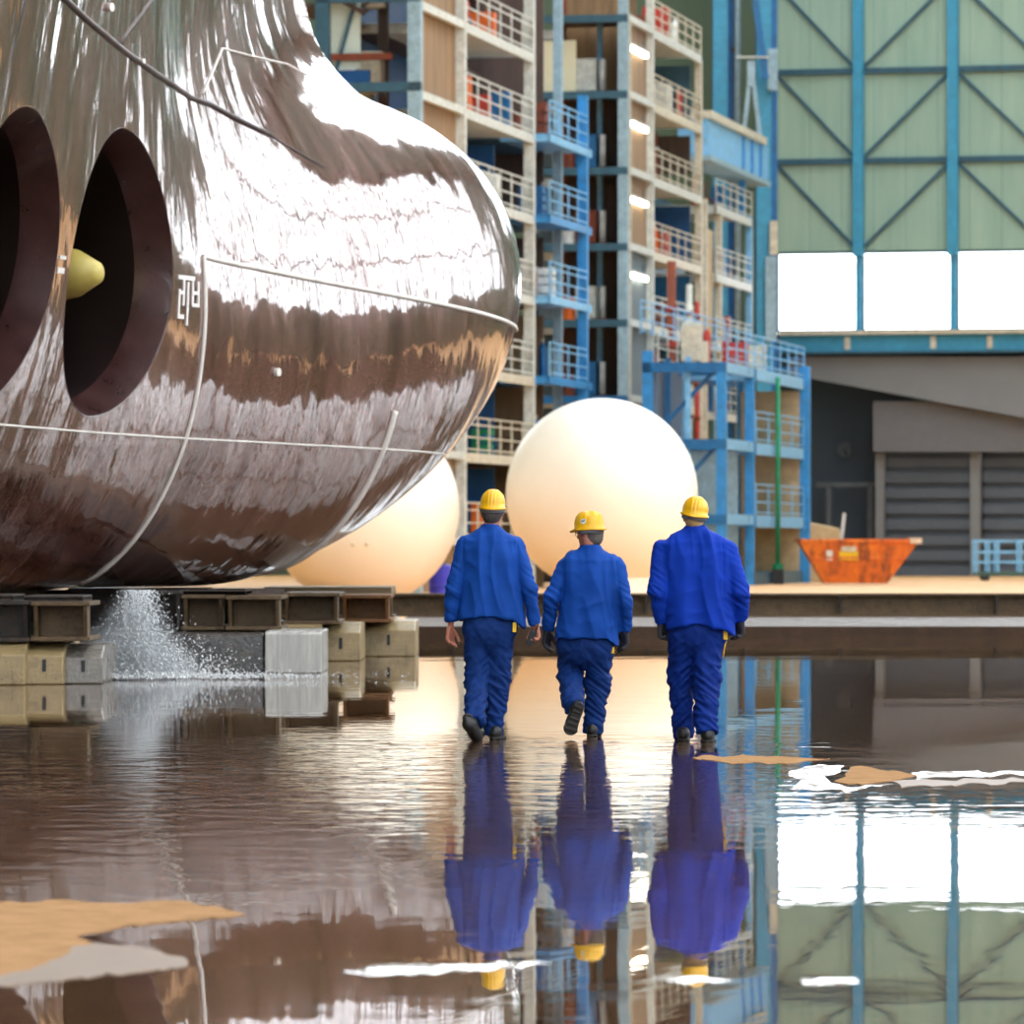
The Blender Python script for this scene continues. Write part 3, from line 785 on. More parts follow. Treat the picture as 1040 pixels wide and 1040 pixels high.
# window band, one window per bay
gt=NT('window_glass'); tr_=gt.n('ShaderNodeBsdfTransparent'); gl=gt.n('ShaderNodeBsdfGlossy'); gl.inputs['Roughness'].default_value=.02
mx=gt.n('ShaderNodeMixShader'); mx.inputs[0].default_value=.06; gt.l(tr_.outputs[0],mx.inputs[1]); gt.l(gl.outputs[0],mx.inputs[2]); GLASS=gt.done(mx.outputs[0])
bay=wl(969)[0]-wl(873)[0]; cols=[wl(873)[0]+bay*k for k in range(-1,13)]; cols=[c for c in cols if c<XR]
cols[0]=wl(786)[0]
bm_=MB()
for k,xa in enumerate(cols[:-1]):
    xb=cols[k+1]
    f=MB(); 
    f.box(xa+.1,xb-.1,.05,.3,zt-.12,zt); f.box(xa+.1,xb-.1,.05,.3,zb,zb+.12); f.box(xa+.1,xa+.2,.05,.3,zb,zt); f.box(xb-.2,xb-.1,.05,.3,zb,zt)
    w=wobj(f,'window_%d'%(k+1),M['teal'],kind='structure')
    MB().box(xa+.2,xb-.2,.15,.17,zb+.12,zt-.12).build('pane',GLASS,w)
# posts, rails, braces of the back wall
for k,xa in enumerate(cols[1:],1):
    wobj(MB().box(xa-.24,xa+.24,-.45,-.02,zt-.25,62),'wall_post',M['colblue'],label='blue steel wall post of the green back wall',cat='post',group='steel posts of the green back wall')
    wobj(MB().box(xa-.12,xa+.12,-.2,.3,zb-.2,zt),'window_mullion',M['colblue'],label='thin blue post between the bright back windows',cat='post',group='posts between the bright windows')
zl=[zt]+[wl(790,y)[1] for y in (165,74)]; st=zl[2]-zl[1]; zl+= [zl[2]+st*k for k in range(1,9)]
g=MB()
for z in zl[1:]: g.box(cols[0],XR,-.2,-.02,z-.13,z+.13)
wobj(g,'wall_rail',M['teal'],label='dark teal horizontal rails across the green back wall',cat='rail')
gb=MB()
for k in range(len(cols)-1):
    for i in range(len(zl)-1):
        a,b=cols[k],cols[k+1]; z0,z1=zl[i]+.15,zl[i+1]-.15
        if zl[i]>30: continue
        if k%2==0: gb.bar((a+.2,-.1,z1),(b-.2,-.1,z0),.14)
        else: gb.bar((a+.2,-.1,z0),(b-.2,-.1,z1),.14)
wobj(gb,'wall_brace',M['teal'],label='thin diagonal braces crossing the green back wall bays',cat='brace')
# crane girder under the windows and grey soffits
xa,xb=wl(800)[0],XR-12
gr=empty('crane_girder','long teal girder with cream top edge running under the bright windows','girder',(W0,WY,0),wa)
z0,z1=wl(900,358)[1],wl(900,341)[1]
MB().box(xa,xb,-1.6,-1.2,z0,z1).build('web',M['colblue'],gr)
MB().box(xa,xb,-1.9,-.9,z1,z1+.18).build('top_flange',M['cream'],gr)
MB().box(xa,xb,-1.8,-1.0,z0-.1,z0).build('bottom_flange',M['teal'],gr)
for px in (868,955,1012): x=wl(px)[0]; MB().box(x-.12,x+.12,-1.75,-1.6,z0+.1,z1-.1).build('stiffener',M['cream'],gr)
def poly(pts,y0,y1): return MB().prism([wl(*p) for p in pts],'y',y0,y1)
wobj(poly([(805,363),(1250,363),(1250,470),(1040,424),(817,383),(805,381)],-1.15,-.6),'wall_soffit',GW,kind='structure')
wobj(poly([(889,408),(1250,408),(1250,459),(889,459)],-.5,.05),'wall_fascia',paint('mid_grey_wall_panel',(112,112,115),.7,0,var=.08),kind='structure')
wobj(MB().box(wl(786)[0]-2,wl(1160)[0],3.0,3.3,0,zb),'wall_recess',GD,kind='structure')
wobj(MB().box(wl(786)[0]-2,wl(1160)[0],-.4,3.2,zb-.3,zb-.05),'wall_recess_top',GD,kind='structure')
DG=paint('grey_shutter',(92,100,110),.6,.1,var=.12,scale=1)
def shutter(px0,px1,idx):
    m=MB(); a,b=wl(px0)[0],wl(px1)[0]; ztop=wl(900,459)[1]; z=0.0; k=0
    while z<ztop:
        h=min(.72,ztop-z); m.box(a,b,.55,.70,z,z+h*.62); m.box(a,b,.80,.95,z+h*.62,z+h); z+=h; k+=1
    wobj(m,'door_%d'%idx,DG,kind='structure')
shutter(897,986,1); shutter(996,1085,2); shutter(1095,1180,3)
for px,w in ((893,.2),(990,.24),(1090,.24)):
    x=wl(px)[0]; wobj(MB().box(x-w,x+w,.1,.5,0,wl(900,460)[1]),'door_post',GW,label='grey upright beside a shutter %s'%('at the recess edge' if px==893 else 'between two shutters' if px==990 else 'at the right edge'),cat='post')
# dim frames standing in the recess
rf=empty('recess_frame','dark grey frame of posts and beams in the recess behind the skip','frame',(W0,WY,0),wa)
GM=paint('dim_grey_steel',(84,90,96),.6,.1)
for px in (835,877): x=wl(px)[0]; MB().box(x-.13,x+.13,1.5,1.8,0,wl(px,492)[1]).build('post',GM,rf)
for py in (492,560): z=wl(850,py)[1]; MB().box(wl(822)[0],wl(888)[0],1.5,1.8,z-.12,z+.12).build('beam',GM,rf)
ff=empty('wall_fan','round dim grey fan high in the dark recess','fan',(W0,WY,0),wa)
x,z=wl(846,456); MB().tube((x,2.9,z),(x,2.6,z),.35,20).build('fan_ring',GM,ff)
for k in range(4): a=k*math.pi/2+.4; MB().bar((x,2.57,z),(x+.3*math.cos(a),2.55,z+.3*math.sin(a)),.12,.02).build('blade',GD,ff)
# side walls, roof
wr=MB()
wr.box(64,65,172,262,11.5,57); wr.box(64,65,-60,262,0,11.5); wr.box(64,65,-60,262,57,62)
for k in range(17): y=-60+k*20; wr.box(64,65,y-1.6,y+1.6,11.5,57)
[wr.box(64,64.5,-60+5.0*k-.2,-60+5.0*k+.2,11.5,57) for k in range(64)]; wr.box(64,64.6,-60,262,24,24.6); wr.box(64,64.6,-60,262,40,40.6)
wr.build('wall_right',OL,kind='structure')
MB().box(-65,-64,-60,290,0,62).build('wall_left',OL,kind='structure')
cl=MB()
xs=[-65,-20,-8,12,44,66]
for k in range(0,len(xs)-1,2):
    cl.box(xs[k],xs[k+1],-60,292,60,60.5)
for k in range(12): y=-60+k*30; cl.box(-65,66,y,y+3,59.4,60.2)
cl.build('ceiling',GC,kind='structure')
MB().box(-65,-22,-61,-60,0,60).build('wall_front_left',OL,kind='structure')
MB().box(22,65,-61,-60,0,60).build('wall_front_right',OL,kind='structure')
# ---------------------------------------------------------------- floor
t=NT('wet_brown_floor'); v=t.coord(); sx=t.n('ShaderNodeSeparateXYZ'); t.l(v,sx.inputs[0]); X,Y,Z=sx.outputs
nbig=t.noise(v,.35,4,.6,.4); nsm=t.noise(v,3,5,.65)
wetc=t.ramp(nsm,[(.3,lin((76,54,38))),(.7,lin((104,76,54)))])
dry=t.ramp(nsm,[(.3,lin((196,142,88))),(.7,lin((232,182,124)))])
yy=t.math('ADD',Y,t.math('MULTIPLY',t.math('SUBTRACT',nbig,.5),14))
isdry=t.ramp(t.maprange(yy,104,110),[(.3,0.0),(.7,1.0)])
col=t.mix(isdry,wetc,dry)
# ripples: long swells everywhere, lively water round the walkers and near the spray
def gauss(cx,cy,rx,ry):
    a=t.math('DIVIDE',t.math('SUBTRACT',X,cx),rx); b=t.math('DIVIDE',t.math('SUBTRACT',Y,cy),ry)
    return t.math('POWER',2.718,t.math('MULTIPLY',t.math('ADD',t.math('MULTIPLY',a,a),t.math('MULTIPLY',b,b)),-1))
amp=t.math('ADD',t.math('MULTIPLY',gauss(-1.9,36,3.0,7),3.4),t.math('MULTIPLY',gauss(.3,43.4,1.7,2.0),3.0))
amp=t.math('ADD',amp,t.math('MULTIPLY',gauss(-3.6,62,1.6,3.5),2.0))
amp=t.math('ADD',amp,.16)
r1=t.noise(t.coord((1,.8,1)),2.6,2,.5,.5); r2=t.noise(t.coord((1,.7,1)),7,2,.5,.4); 
rip=t.math('ADD',t.math('MULTIPLY',r1,1.5),t.math('MULTIPLY',r2,.35))
swell=t.noise(v,.45,2,.5)
h=t.math('ADD',t.math('MULTIPLY',t.math('MULTIPLY',rip,amp),.0016),t.math('MULTIPLY',swell,.0022))
bn=t.n('ShaderNodeBump'); bn.inputs['Strength'].default_value=1; bn.inputs['Distance'].default_value=1.0; t.l(h,bn.inputs['Height'])
mud=t.ramp(t.noise(v,.9,5,.65,.5),[(.56,0.0),(.66,1.0)])
rough=t.math('ADD',t.math('MULTIPLY',isdry,.6),t.math('ADD',t.math('MULTIPLY',amp,.006),.003))
bs=t.bsdf(Base_Color=col,Roughness=rough,IOR=1.45,Normal=bn.outputs[0]); 
FLOOR=t.done(bs.outputs[0])
fl=MB().add([(-65,-60,0),(66,-60,0),(66,292,0),(-65,292,0)],[(0,1,2,3)]).build('floor',FLOOR,kind='structure')
# dry silt banks, foam and a painted water glint
def patch(px,name,mat,label,cat,h=.004,jit=1.0):
    pts=[]; n=len(px)
    for i in range(n):
        a=px[i]; b=px[(i+1)%n]
        m=max(2,int(abs(a[0]-b[0])/7)+int(abs(a[1]-b[1])/3))
        for k in range(m):
            f=k/m; x=a[0]+(b[0]-a[0])*f; y=a[1]+(b[1]-a[1])*f
            y+=noise.noise(Vector((x*.06,y*.1,1.7)))*3.0*jit+noise.noise(Vector((x*.25,y*.3,5.7)))*1.0*jit
            x+=noise.noise(Vector((x*.05,y*.2,9.7)))*9*jit
            pts.append(G(x,y))
    cx=sum(p[0] for p in pts)/len(pts); cy=sum(p[1] for p in pts)/len(pts)
    m=MB(); m.prism([(p[0]-cx,p[1]-cy) for p in pts],'z',0.0,h)
    o=m.build(name,mat,label=label,cat=cat); o.location=(cx,cy,0); return o
SILT=paint('damp_tan_silt',(168,130,94),.75,0,var=.25,scale=5,dirt=(130,98,70),dirt_amt=.5,spec=0.0)
SILTG=paint('wet_grey_silt',(140,122,108),.4,0,var=.2,scale=5,spec=.05)
t=NT('white_foam_and_glint'); v=t.coord((1,.45,1)); n1=t.noise(v,8,6,.75,.5)
FOAM_GLINT=t.done(t.bsdf(Base_Color=lin((172,164,156)),Roughness=.6,Specular_IOR_Level=0.0,Alpha=t.ramp(n1,[(.49,0.0),(.60,1.0)])).outputs[0])
patch([(-60,915),(90,917),(180,916),(215,921),(250,928),(200,934),(130,941),(78,952),(95,957),(60,972),(30,985),(-60,1000)],'silt_bank',SILT,'large tan silt bank rising from the water at the lower left','silt')
patch([(95,957),(150,965),(188,973),(194,982),(120,990),(60,996),(-60,1007),(-60,1000),(30,985),(60,972)],'silt_bank',SILTG,'wet grey silt tongue along the lower edge of the large tan bank','silt',.003)
patch([(865,779),(900,782),(928,786),(915,792),(875,797),(845,796),(858,788)],'silt_bank',SILT,'small tan silt bank amid foam on the right of the floor','silt')
patch([(700,769),(760,767),(842,772),(800,775),(735,776)],'silt_bank',SILT,'thin tan silt strip behind the right man on the water','silt',.003)
patch([(352,985),(420,979),(560,978),(530,983),(430,989),(372,990)],'foam_glint_patch',FOAM_GLINT,'pale foam streak left of the reflected men near the bottom','foam',.003)
patch([(812,778),(860,777),(850,783),(838,790),(842,797),(870,799),(905,796),(860,803),(800,801),(815,793),(800,787)],'foam_glint_patch',FOAM_GLINT,'white foam fringe around the left side of the small silt bank','foam',.003)
patch([(925,784),(1060,783),(1060,787),(960,789),(930,792)],'foam_glint_patch',FOAM_GLINT,'white foam line running right from the small silt bank','foam',.003)
patch([(905,793),(1060,791),(1060,795),(960,798),(915,799)],'foam_glint_patch',SILTG,'grey wet silt line below the foam at the right edge','silt',.003)
patch([(660,994),(706,992),(744,996),(700,999)],'foam_glint_patch',FOAM_GLINT,'small foam streak below the right man reflection','foam',.003,.4)
patch([(813,994),(868,993),(872,999),(816,1000)],'foam_glint_patch',FOAM_GLINT,'short painted water sparkle left of the reflected posts at the bottom','foam',.003,.4)  # white streak paints in a sparkle on the water
0 and patch([(262,921),(330,912),(400,917),(392,905),(330,908),(280,905)],'foam_glint_patch',FOAM_GLINT,'thin foam crescent right of the large silt bank','foam',.002,.5)
# long beams and slab across the floor
bm1=empty('steel_beam','long rusty brown steel beam lying across the floor behind the men','beam',(0,106,0))
x0,x1=(396-520)/F0*106,16
MB().box(x0,x1,-.25,.25,.545,.585).build('top_flange',M['greysteel'],bm1)
MB().box(x0,x1,-.02,.02,.19,.55).build('web',M['greysteel'],bm1)
MB().box(x0,x1,-.25,.25,.17,.21).build('bottom_flange',M['greysteel'],bm1)
for px in (460,560,656,757,853,1011): x=(px-520)/F0*106; MB().box(x-.02,x+.02,-.24,.24,.2,.55).build('stiffener',M['darksteel'],bm1)
WETC=paint('wet_brown_concrete',(70,50,34),.45,0,var=.35,scale=4,dirt=(48,38,28),bump=.5,spec=.2)
sl=MB().box((399-520)/F0*93,16,93,108,0,.17).build('floor_slab',WETC,label='low wet concrete slab edge under the long steel beam',cat='slab')
wd=MB()
for k in range(26):
    x=-1.8+rng.random()*15; wd.box(x,x+.3+rng.random()*1.3,94.5+rng.random()*9,0,0,0) if False else None
    y=94+rng.random()*9; w=.2+rng.random()*1.2; wd.lathe([(.5,0),(.4,.008),(.1,.01)],12,(0,0,0)) if False else None
    n=14; ring=[(x+w*math.cos(2*math.pi*j/n)*(.8+.3*rng.random()),y+.5*math.sin(2*math.pi*j/n)) for j in range(n)]
    wd.prism(ring,'z',.168,.176)
wd.build('foam_glint_patch',FOAM_GLINT,label='scattered white splashes and painted wet highlights on the slab below the long beam',cat='foam',kind='stuff')  # pale discs paint in wet highlights along with the splashes
# ---------------------------------------------------------------- steel towers at the far side
AL=math.atan(.18); CA,SA=math.cos(AL),math.sin(AL)
class Tower:
    def __init__(s,name,label,px,D,cat='tower'):
        s.X0,s.D0=(px-520)/F0*D,D; s.e=empty(name,label,cat,(s.X0,D,0),-AL)
    def side(s,px,u=0.0):      # depth v of the point seen at column px on the face at local x=u
        k=(px-520)/F0; D=(u+s.X0*CA-s.D0*SA)/(k*CA-SA); return (k*D-s.X0)*SA+(D-s.D0)*CA
    def front(s,px,v=0.0):
        k=(px-520)/F0; D=(v+s.X0*SA+s.D0*CA)/(k*SA+CA); return (k*D-s.X0)*CA-(D-s.D0)*SA
    def world(s,u,v,z): return Vector((s.X0+u*CA+v*SA,s.D0-u*SA+v*CA,z))
    def part(s,mb,name,mat,**kw): return mb.build(name,mat,s.e,**kw)
    def post(s,u,v,w,z1,mat,z0=0): return s.part(MB().box(u-w,u,v-w/2,v+w/2,z0,z1),'post',mat)
    def deck(s,u0,u1,v0,v1,z,mat,th=.3,floor=None):
        m=MB(); m.box(u1-.12,u1,v0,v1,z-th,z); m.box(u0,u1-.12,v0,v1,z-.10,z-.04); m.box(u0,u1,v0,v0+.12,z-th,z)
        return s.part(m,'deck',mat)
    def rail(s,u,v0,v1,z,mat,h=1.15,st=2.0,panel=False):
        m=MB(); n=max(1,int(round((v1-v0)/st)))
        for k in range(n+1): v=v0+(v1-v0)*k/n; m.box(u-.05,u,v-.035,v+.035,z,z+h)
        for q in (.12,.45,.8,1.0): m.box(u-.04,u,v0,v1,z+h*q-.045,z+h*q)
        return s.part(m,'railing',mat)
    def front_rail(s,u0,u1,v,z,mat,h=1.15,st=1.5):
        m=MB(); n=max(1,int(round((u1-u0)/st)))
        for k in range(n+1): x=u0+(u1-u0)*k/n; m.box(x-.03,x+.03,v,v+.05,z,z+h)
        for q in (.35,.68,1.0): m.box(u0,u1,v,v+.05,z+h*q-.04,z+h*q)
        return s.part(m,'railing',mat)

CLUT=[]
def clutter(kind,tw,u,v,z,colr,label,h=1.0,w=.3):
    mat=M[colr]; root_p=tw.world(u,v,z)
    if kind=='drum':
        e=empty('drum',label,'drum',root_p); 
        MB().lathe([(.28,0),(.29,.02),(.28,.04),(.28,.28),(.295,.3),(.28,.32),(.28,.56),(.295,.58),(.28,.6),(.28,.86),(.29,.88),(.27,.88)],18).build('drum_body',mat,e,smooth=False)
        MB().lathe([(.05,.88),(.05,.91)],10,(.12,0,0)).build('bung',M['dark'],e)
    elif kind=='pipe':
        e=empty('standing_pipe',label,'pipe',root_p)
        MB().tube((0,0,0),(0,0,h),w,14).build('pipe_run',mat,e,smooth=True)
        m=MB(); 
        for q in np.arange(.0,h,1.5): m.lathe([(w*1.5,q),(w*1.5,q+.08)],14)
        m.build('flange',M['rust'] if colr!='rust' else M['grey_blue'],e)
    elif kind=='cabinet':
        e=empty('cabinet',label,'cabinet',root_p,-AL)
        MB().box(-w,w,-.3,.3,.06,h).build('cabinet_body',mat,e,bevel=.02)
        MB().box(-w*.9,-.02,-.33,-.3,.12,h-.06).build('door',mat,e); MB().box(.02,w*.9,-.33,-.3,.12,h-.06).build('door',mat,e)
        MB().box(-w,-w+.1,-.3,.3,0,.06).box(w-.1,w,-.3,.3,0,.06).build('foot',M['dark'],e)
    elif kind=='crate':
        e=empty('crate',label,'crate',root_p,-AL)
        m=MB()
        for q in range(4): zz=h*q/4; m.box(-w,w,-w,-w+.04,zz,zz+h*.19); m.box(-w,w,w-.04,w,zz,zz+h*.19); m.box(-w,-w+.04,-w,w,zz,zz+h*.19); m.box(w-.04,w,-w,w,zz,zz+h*.19)
        m.build('slats',mat,e); MB().box(-w+.04,w-.04,-w+.04,w-.04,0,.05).build('crate_floor',mat,e)
        [MB().box(a-.03,a+.03,b-.03,b+.03,0,h).build('corner_post',mat,e) for a in (-w+.07,w-.07) for b in (-w+.07,w-.07)]
    elif kind=='bottle':
        e=empty('gas_bottle',label,'gas bottle',root_p)
        MB().lathe([(.13,0),(.14,.03),(.14,1.1),(.12,1.22),(.06,1.3),(.05,1.34)],14).build('bottle_body',mat,e,smooth=True)
        MB().lathe([(.03,1.34),(.03,1.42),(.06,1.43),(.06,1.47)],10).build('valve',M['cream'],e)
    elif kind=='coil':
        e=empty('hose_coil',label,'hose',root_p)
        pts=[(.32*math.cos(t*.5)*(1-.002*t),.16*math.sin(t*.5)*0-.0+.004*t,.36+.32*math.sin(t*.5)) for t in range(76)]
        MB().path(pts,.035,6).build('hose',mat,e,smooth=True)
        MB().box(-.1,.1,-.05,.35,.0,.08).build('hook_stand',M['dark'],e)
def lamp(tw,u,v,z,label):
    e=empty('work_lamp',label,'lamp',tw.world(u,v,z),-AL,group=None)
    MB().box(-.1,.1,-2.3,2.3,.16,.26).build('lamp_housing',M['pale'],e,bevel=.02)
    MB().box(-.08,.08,-2.2,2.2,0,.16).build('lamp_tube',LAMP,e)
    MB().box(-.02,.02,-1.5,-1.46,.26,.6).build('hanger',M['teal'],e); MB().box(-.02,.02,1.46,1.5,.26,.6).build('hanger',M['teal'],e)
for _k in ():
    pass
lt=NT('lamp_light'); em=lt.n('ShaderNodeEmission'); em.inputs[0].default_value=(1,.93,.75,1); em.inputs[1].default_value=14; LAMP=lt.done(em.outputs[0])

ORD=['lowest','second','third','fourth','fifth','sixth','seventh','top']
# ---- grey tower with blue balconies (left)
A=Tower('scaffold_tower','tall grey steel tower with railed decks and blue balconies right of the ship bulb',427,178)
ZA=[1.65+2.7*k for k in range(8)]; topA=23.2
sA=A.side; vs_={p:sA(p) for p in (427,473,543)}; vB=sA(597,.5)
fl_=A.front(320); 
A.post(0,0+.2,.40,topA,M['grey_blue']); A.post(0,vs_[473],.30,topA,M['pale']); A.post(0,vs_[543],.34,topA,M['pale'])
A.post(.5,vB,.34,ZA[5]+1.9,M['skyblue'])
A.post(fl_+.4,.2,.4,topA,M['teal']); A.post(A.front(373),3.2,.3,topA,M['brownd'])
A.post(-4.2,vs_[473],.3,topA,M['teal']); A.post(-4.2,vs_[543],.3,topA,M['teal']); A.post(-4.2,vB,.3,topA,M['teal'])
A.post(-.4,vB,.3,topA,M['grey_blue'])
for k,z in enumerate(ZA):
    A.part(MB().box(fl_,0,0,.3,z-.02,z+.26),'beam',M['teal'])
    A.part(MB().box(-.2,-.02,.3,vs_[473],z-.22,z+.02),'beam',M['pale'])
    A.deck(-4.2,0,vs_[473]+.1,vs_[543]-.1,z,M['pale'] if k>2 else M['cream'])
    A.rail(0,vs_[473]+.2,vs_[543]-.2,z,M['pale'] if k>1 else M['cream'])
    A.part(MB().box(fl_,-4.2,.3,vB,z-.14,z),'deck',M['brownd'])
    if k<6: 
        A.deck(-1.2,.5,vs_[543]+.1,vB+.9,z+.05,M['lightblue'] if k%2 else M['skyblue'],.26)
        A.rail(.5,vs_[543]+.2,vB-.1,z+.05,M['lightblue'])
        A.part(MB().box(-4.2,-1.2,vs_[543],vB,z-.14,z),'deck',M['teal'])
A.part(MB().box(-.4,-.3,.4,vs_[473]-.2,0,topA),'mesh_panel',M['brown'])
A.part(MB().box(fl_+.2,-4.3,7.5,7.6,0,ZA[5]-.2),'back_panel',M['brownd'])
A.part(MB().box(-9.5,-4.3,4.2,4.3,ZA[5],topA),'back_panel',M['brownd']) if False else None
for k in (0,1,2,4): A.part(MB().box(-3.9,-1.3,vs_[543]-.5,vs_[543]-.35,ZA[k]+.1,ZA[k+1]-.35),'blue_panel',M['darkblue'])
A.part(MB().box(-3.9,-1.0,vB-.4,vB-.3,ZA[3]+.1,ZA[4]-.35),'brown_panel',M['brownd'])
A.part(MB().box(-3.9,-1.0,vB-.4,vB-.3,0,ZA[3]-.35),'brown_panel',M['brown'])
A.part(MB().box(-3.9,-1.0,vB-.4,vB-.3,ZA[4]+.1,ZA[7]),'brown_panel',M['brownd'])
A.part(MB().box(-4.35,-4.25,vs_[473],vB,0,topA),'back_panel',M['darkblue'])
# pale sheeting with a brace seen through the upper left bay
xa_,xb_=A.front(333,.9),A.front(366,.9)
A.part(MB().box(xa_,xb_,.9,.95,ZA[5]+.75,ZA[6]+.35),'pale_sheet',paint('pale_green_sheet',(205,218,205),.6,0,var=.05))
A.part(MB().bar((xa_+.2,.8,ZA[5]+.4),(xb_-.1,.8,ZA[6]+.2),.1),'brace',M['teal'])
A.part(MB().bar((fl_+.3,.7,ZA[6]+.3),(xb_+.2,.7,ZA[6]-.3),.14),'brace',M['brownd'])
A.part(MB().box(xa_,xb_+.3,.85,1.0,ZA[5]+.3,ZA[5]+.7),'blue_panel',M['darkblue'])
A.part(MB().box(-3.2,-1.0,.7,.9,ZA[5]+1.0,ZA[5]+1.2),'beam',M['rust'])
A.part(MB().box(fl_,-4.3,5.2,5.3,ZA[5],topA),'back_panel',M['brown'])
# ---- white tower with lamps (middle)
C_=Tower('scaffold_tower','tall white steel tower with lit mesh shaft, railed decks and red pipes in the middle',637,222)
ZC=[CH+(1.35+2.66*k-CH)*222/206 for k in range(8)]; sC=C_.side
v1,v2=sC(664),sC(713); fC=C_.front(548)
C_.post(0,.2,.36,ZC[-1]+1.8,M['grey_blue']); C_.post(.02,.75,.2,ZC[-1],M['cream'])
C_.post(0,v1,.28,ZC[-1]+1.6,M['pale']); C_.post(0,v2,.28,ZC[-1]-.2,M['cream'])
C_.post(-4.5,v1,.3,ZC[-1],M['teal']); C_.post(-4.5,v2,.3,ZC[-1],M['teal']); C_.post(C_.front(575,3),3,.25,ZC[-1]+1.5,M['rust']); C_.post(C_.front(612,2.5),2.5,.2,ZC[-1],M['lightblue'])
for k,z in enumerate(ZC):
    C_.part(MB().box(fC,0,0,.3,z-.3,z-.02),'beam',M['teal'] if k>2 else M['midblue'])
    C_.part(MB().box(-.2,0,.3,v1,z-.22,z+.04),'beam',M['pale'])
    C_.deck(-4.5,0,v1+.1,v2-.1,z,M['pale'] if k%2 else M['cream'],.34)
    C_.rail(0,v1+.2,v2-.2,z,M['pale'] if k<4 else M['cream'])
    C_.part(MB().box(fC,-.4,.3,4,z-.14,z),'deck',M['brownd'])
C_.part(MB().box(-.34,-.26,.4,v1-.2,ZC[4],ZC[-1]),'mesh_panel',M['brown']); C_.part(MB().box(-.34,-.26,.4,v1-.2,0,ZC[4]),'mesh_panel',paint('grey_blue_sheeting',(105,120,128),.7,0,var=.3,stretch=(1,1,.15)))
C_.part(MB().box(fC,-.4,4,4.1,0,ZC[6]),'back_panel',M['brownd']); C_.part(MB().box(fC,-.4,4.6,4.7,ZC[6],ZC[7]+2),'back_panel',M['brown'])
C_.part(MB().box(-4.6,-4.5,v1,v2,0,ZC[-1]),'back_panel',M['teal'])
for k in range(7):
    C_.part(MB().box(-4.4,-.5,v2+.05,v2+.12,ZC[k]+(.9 if k%2 else .1),ZC[k+1]-.4),'end_panel',[M['darkblue'],M['brownd'],M['teal'],M['midblue']][k%4])
C_.part(MB().box(C_.front(552,.8),C_.front(585,.8),.8,.85,ZC[6]-.1,ZC[7]-.9),'pale_sheet',paint('cream_sheet',(218,212,180),.6,0,var=.05))
C_.part(MB().box(-1.8,-.6,3.2,3.6,ZC[4]+.2,ZC[5]-.5),'brown_panel',M['brownd'])
for k in (3,4,5,6): lamp(C_,-.14,v1*.5,ZC[k]+1.65,'lit tube lamp on the %s deck of the white middle tower shaft'%('fourth fifth sixth seventh'.split()[k-3]))
# ---- small tower with crane box girder (right of the white tower)
D_=Tower('scaffold_tower','short cream steel tower under a pale blue box girder beside the blue columns',718,246)
ZD=[CH+(q-CH)*246/226 for q in (1.3,4.0,6.6,9.25,11.95,14.6)]; zD=lambda q: CH+(q-CH)*246/226; sD=D_.side; d1_,d2_=sD(733),sD(764)
for v in (.1,d1_,d2_): D_.post(0,v,.28,ZD[-1]+.1,M['cream'] if v<d2_ else M['lightblue'])
D_.post(-3,d1_,.3,ZD[-1],M['teal']); D_.post(-3,d2_,.3,ZD[-1],M['teal'])
for k,z in enumerate(ZD):
    D_.deck(-3,0,d1_-1.5,d2_,z,M['pale'],.34); D_.rail(0,d1_-1.5,d2_,z,M['pale'])
D_.part(MB().box(-.3,-.2,.2,d1_-1.2,ZD[3]+.2,ZD[4]+1.8),'tan_panel',M['tan'])
D_.part(MB().box(-3.1,-3,0,d2_,0,ZD[-1]+.5),'back_panel',M['teal'])
bgv=sD(778)
bg=empty('box_girder','pale blue box girder with cream top at the blue columns','girder',D_.world(0,0,0),-AL)
MB().box(-1.2,.1,-.2,bgv,zD(16.35),zD(17.75)).build('web',M['lightblue'],bg); MB().box(-1.4,.25,-.3,bgv-1.5,zD(17.75),zD(18.05)).build('top_flange',M['cream'],bg)
MB().box(-1.3,.2,-.3,bgv,zD(16.15),zD(16.35)).build('bottom_flange',M['grey_blue'],bg)
[MB().box(.1,.2,bgv*q-.2,bgv*q,zD(16.35),zD(17.7)) for q in ()]
for q in (.55,.7,.85): MB().box(.1,.2,bgv*q-.2,bgv*q,zD(16.35),zD(17.7)).build('stiffener',M['skyblue'],bg)
D_.post(-.3,1.0,.3,zD(16.15),M['teal'],ZD[-1]); D_.post(-.3,d2_,.3,zD(16.15),M['skyblue'],ZD[-1])
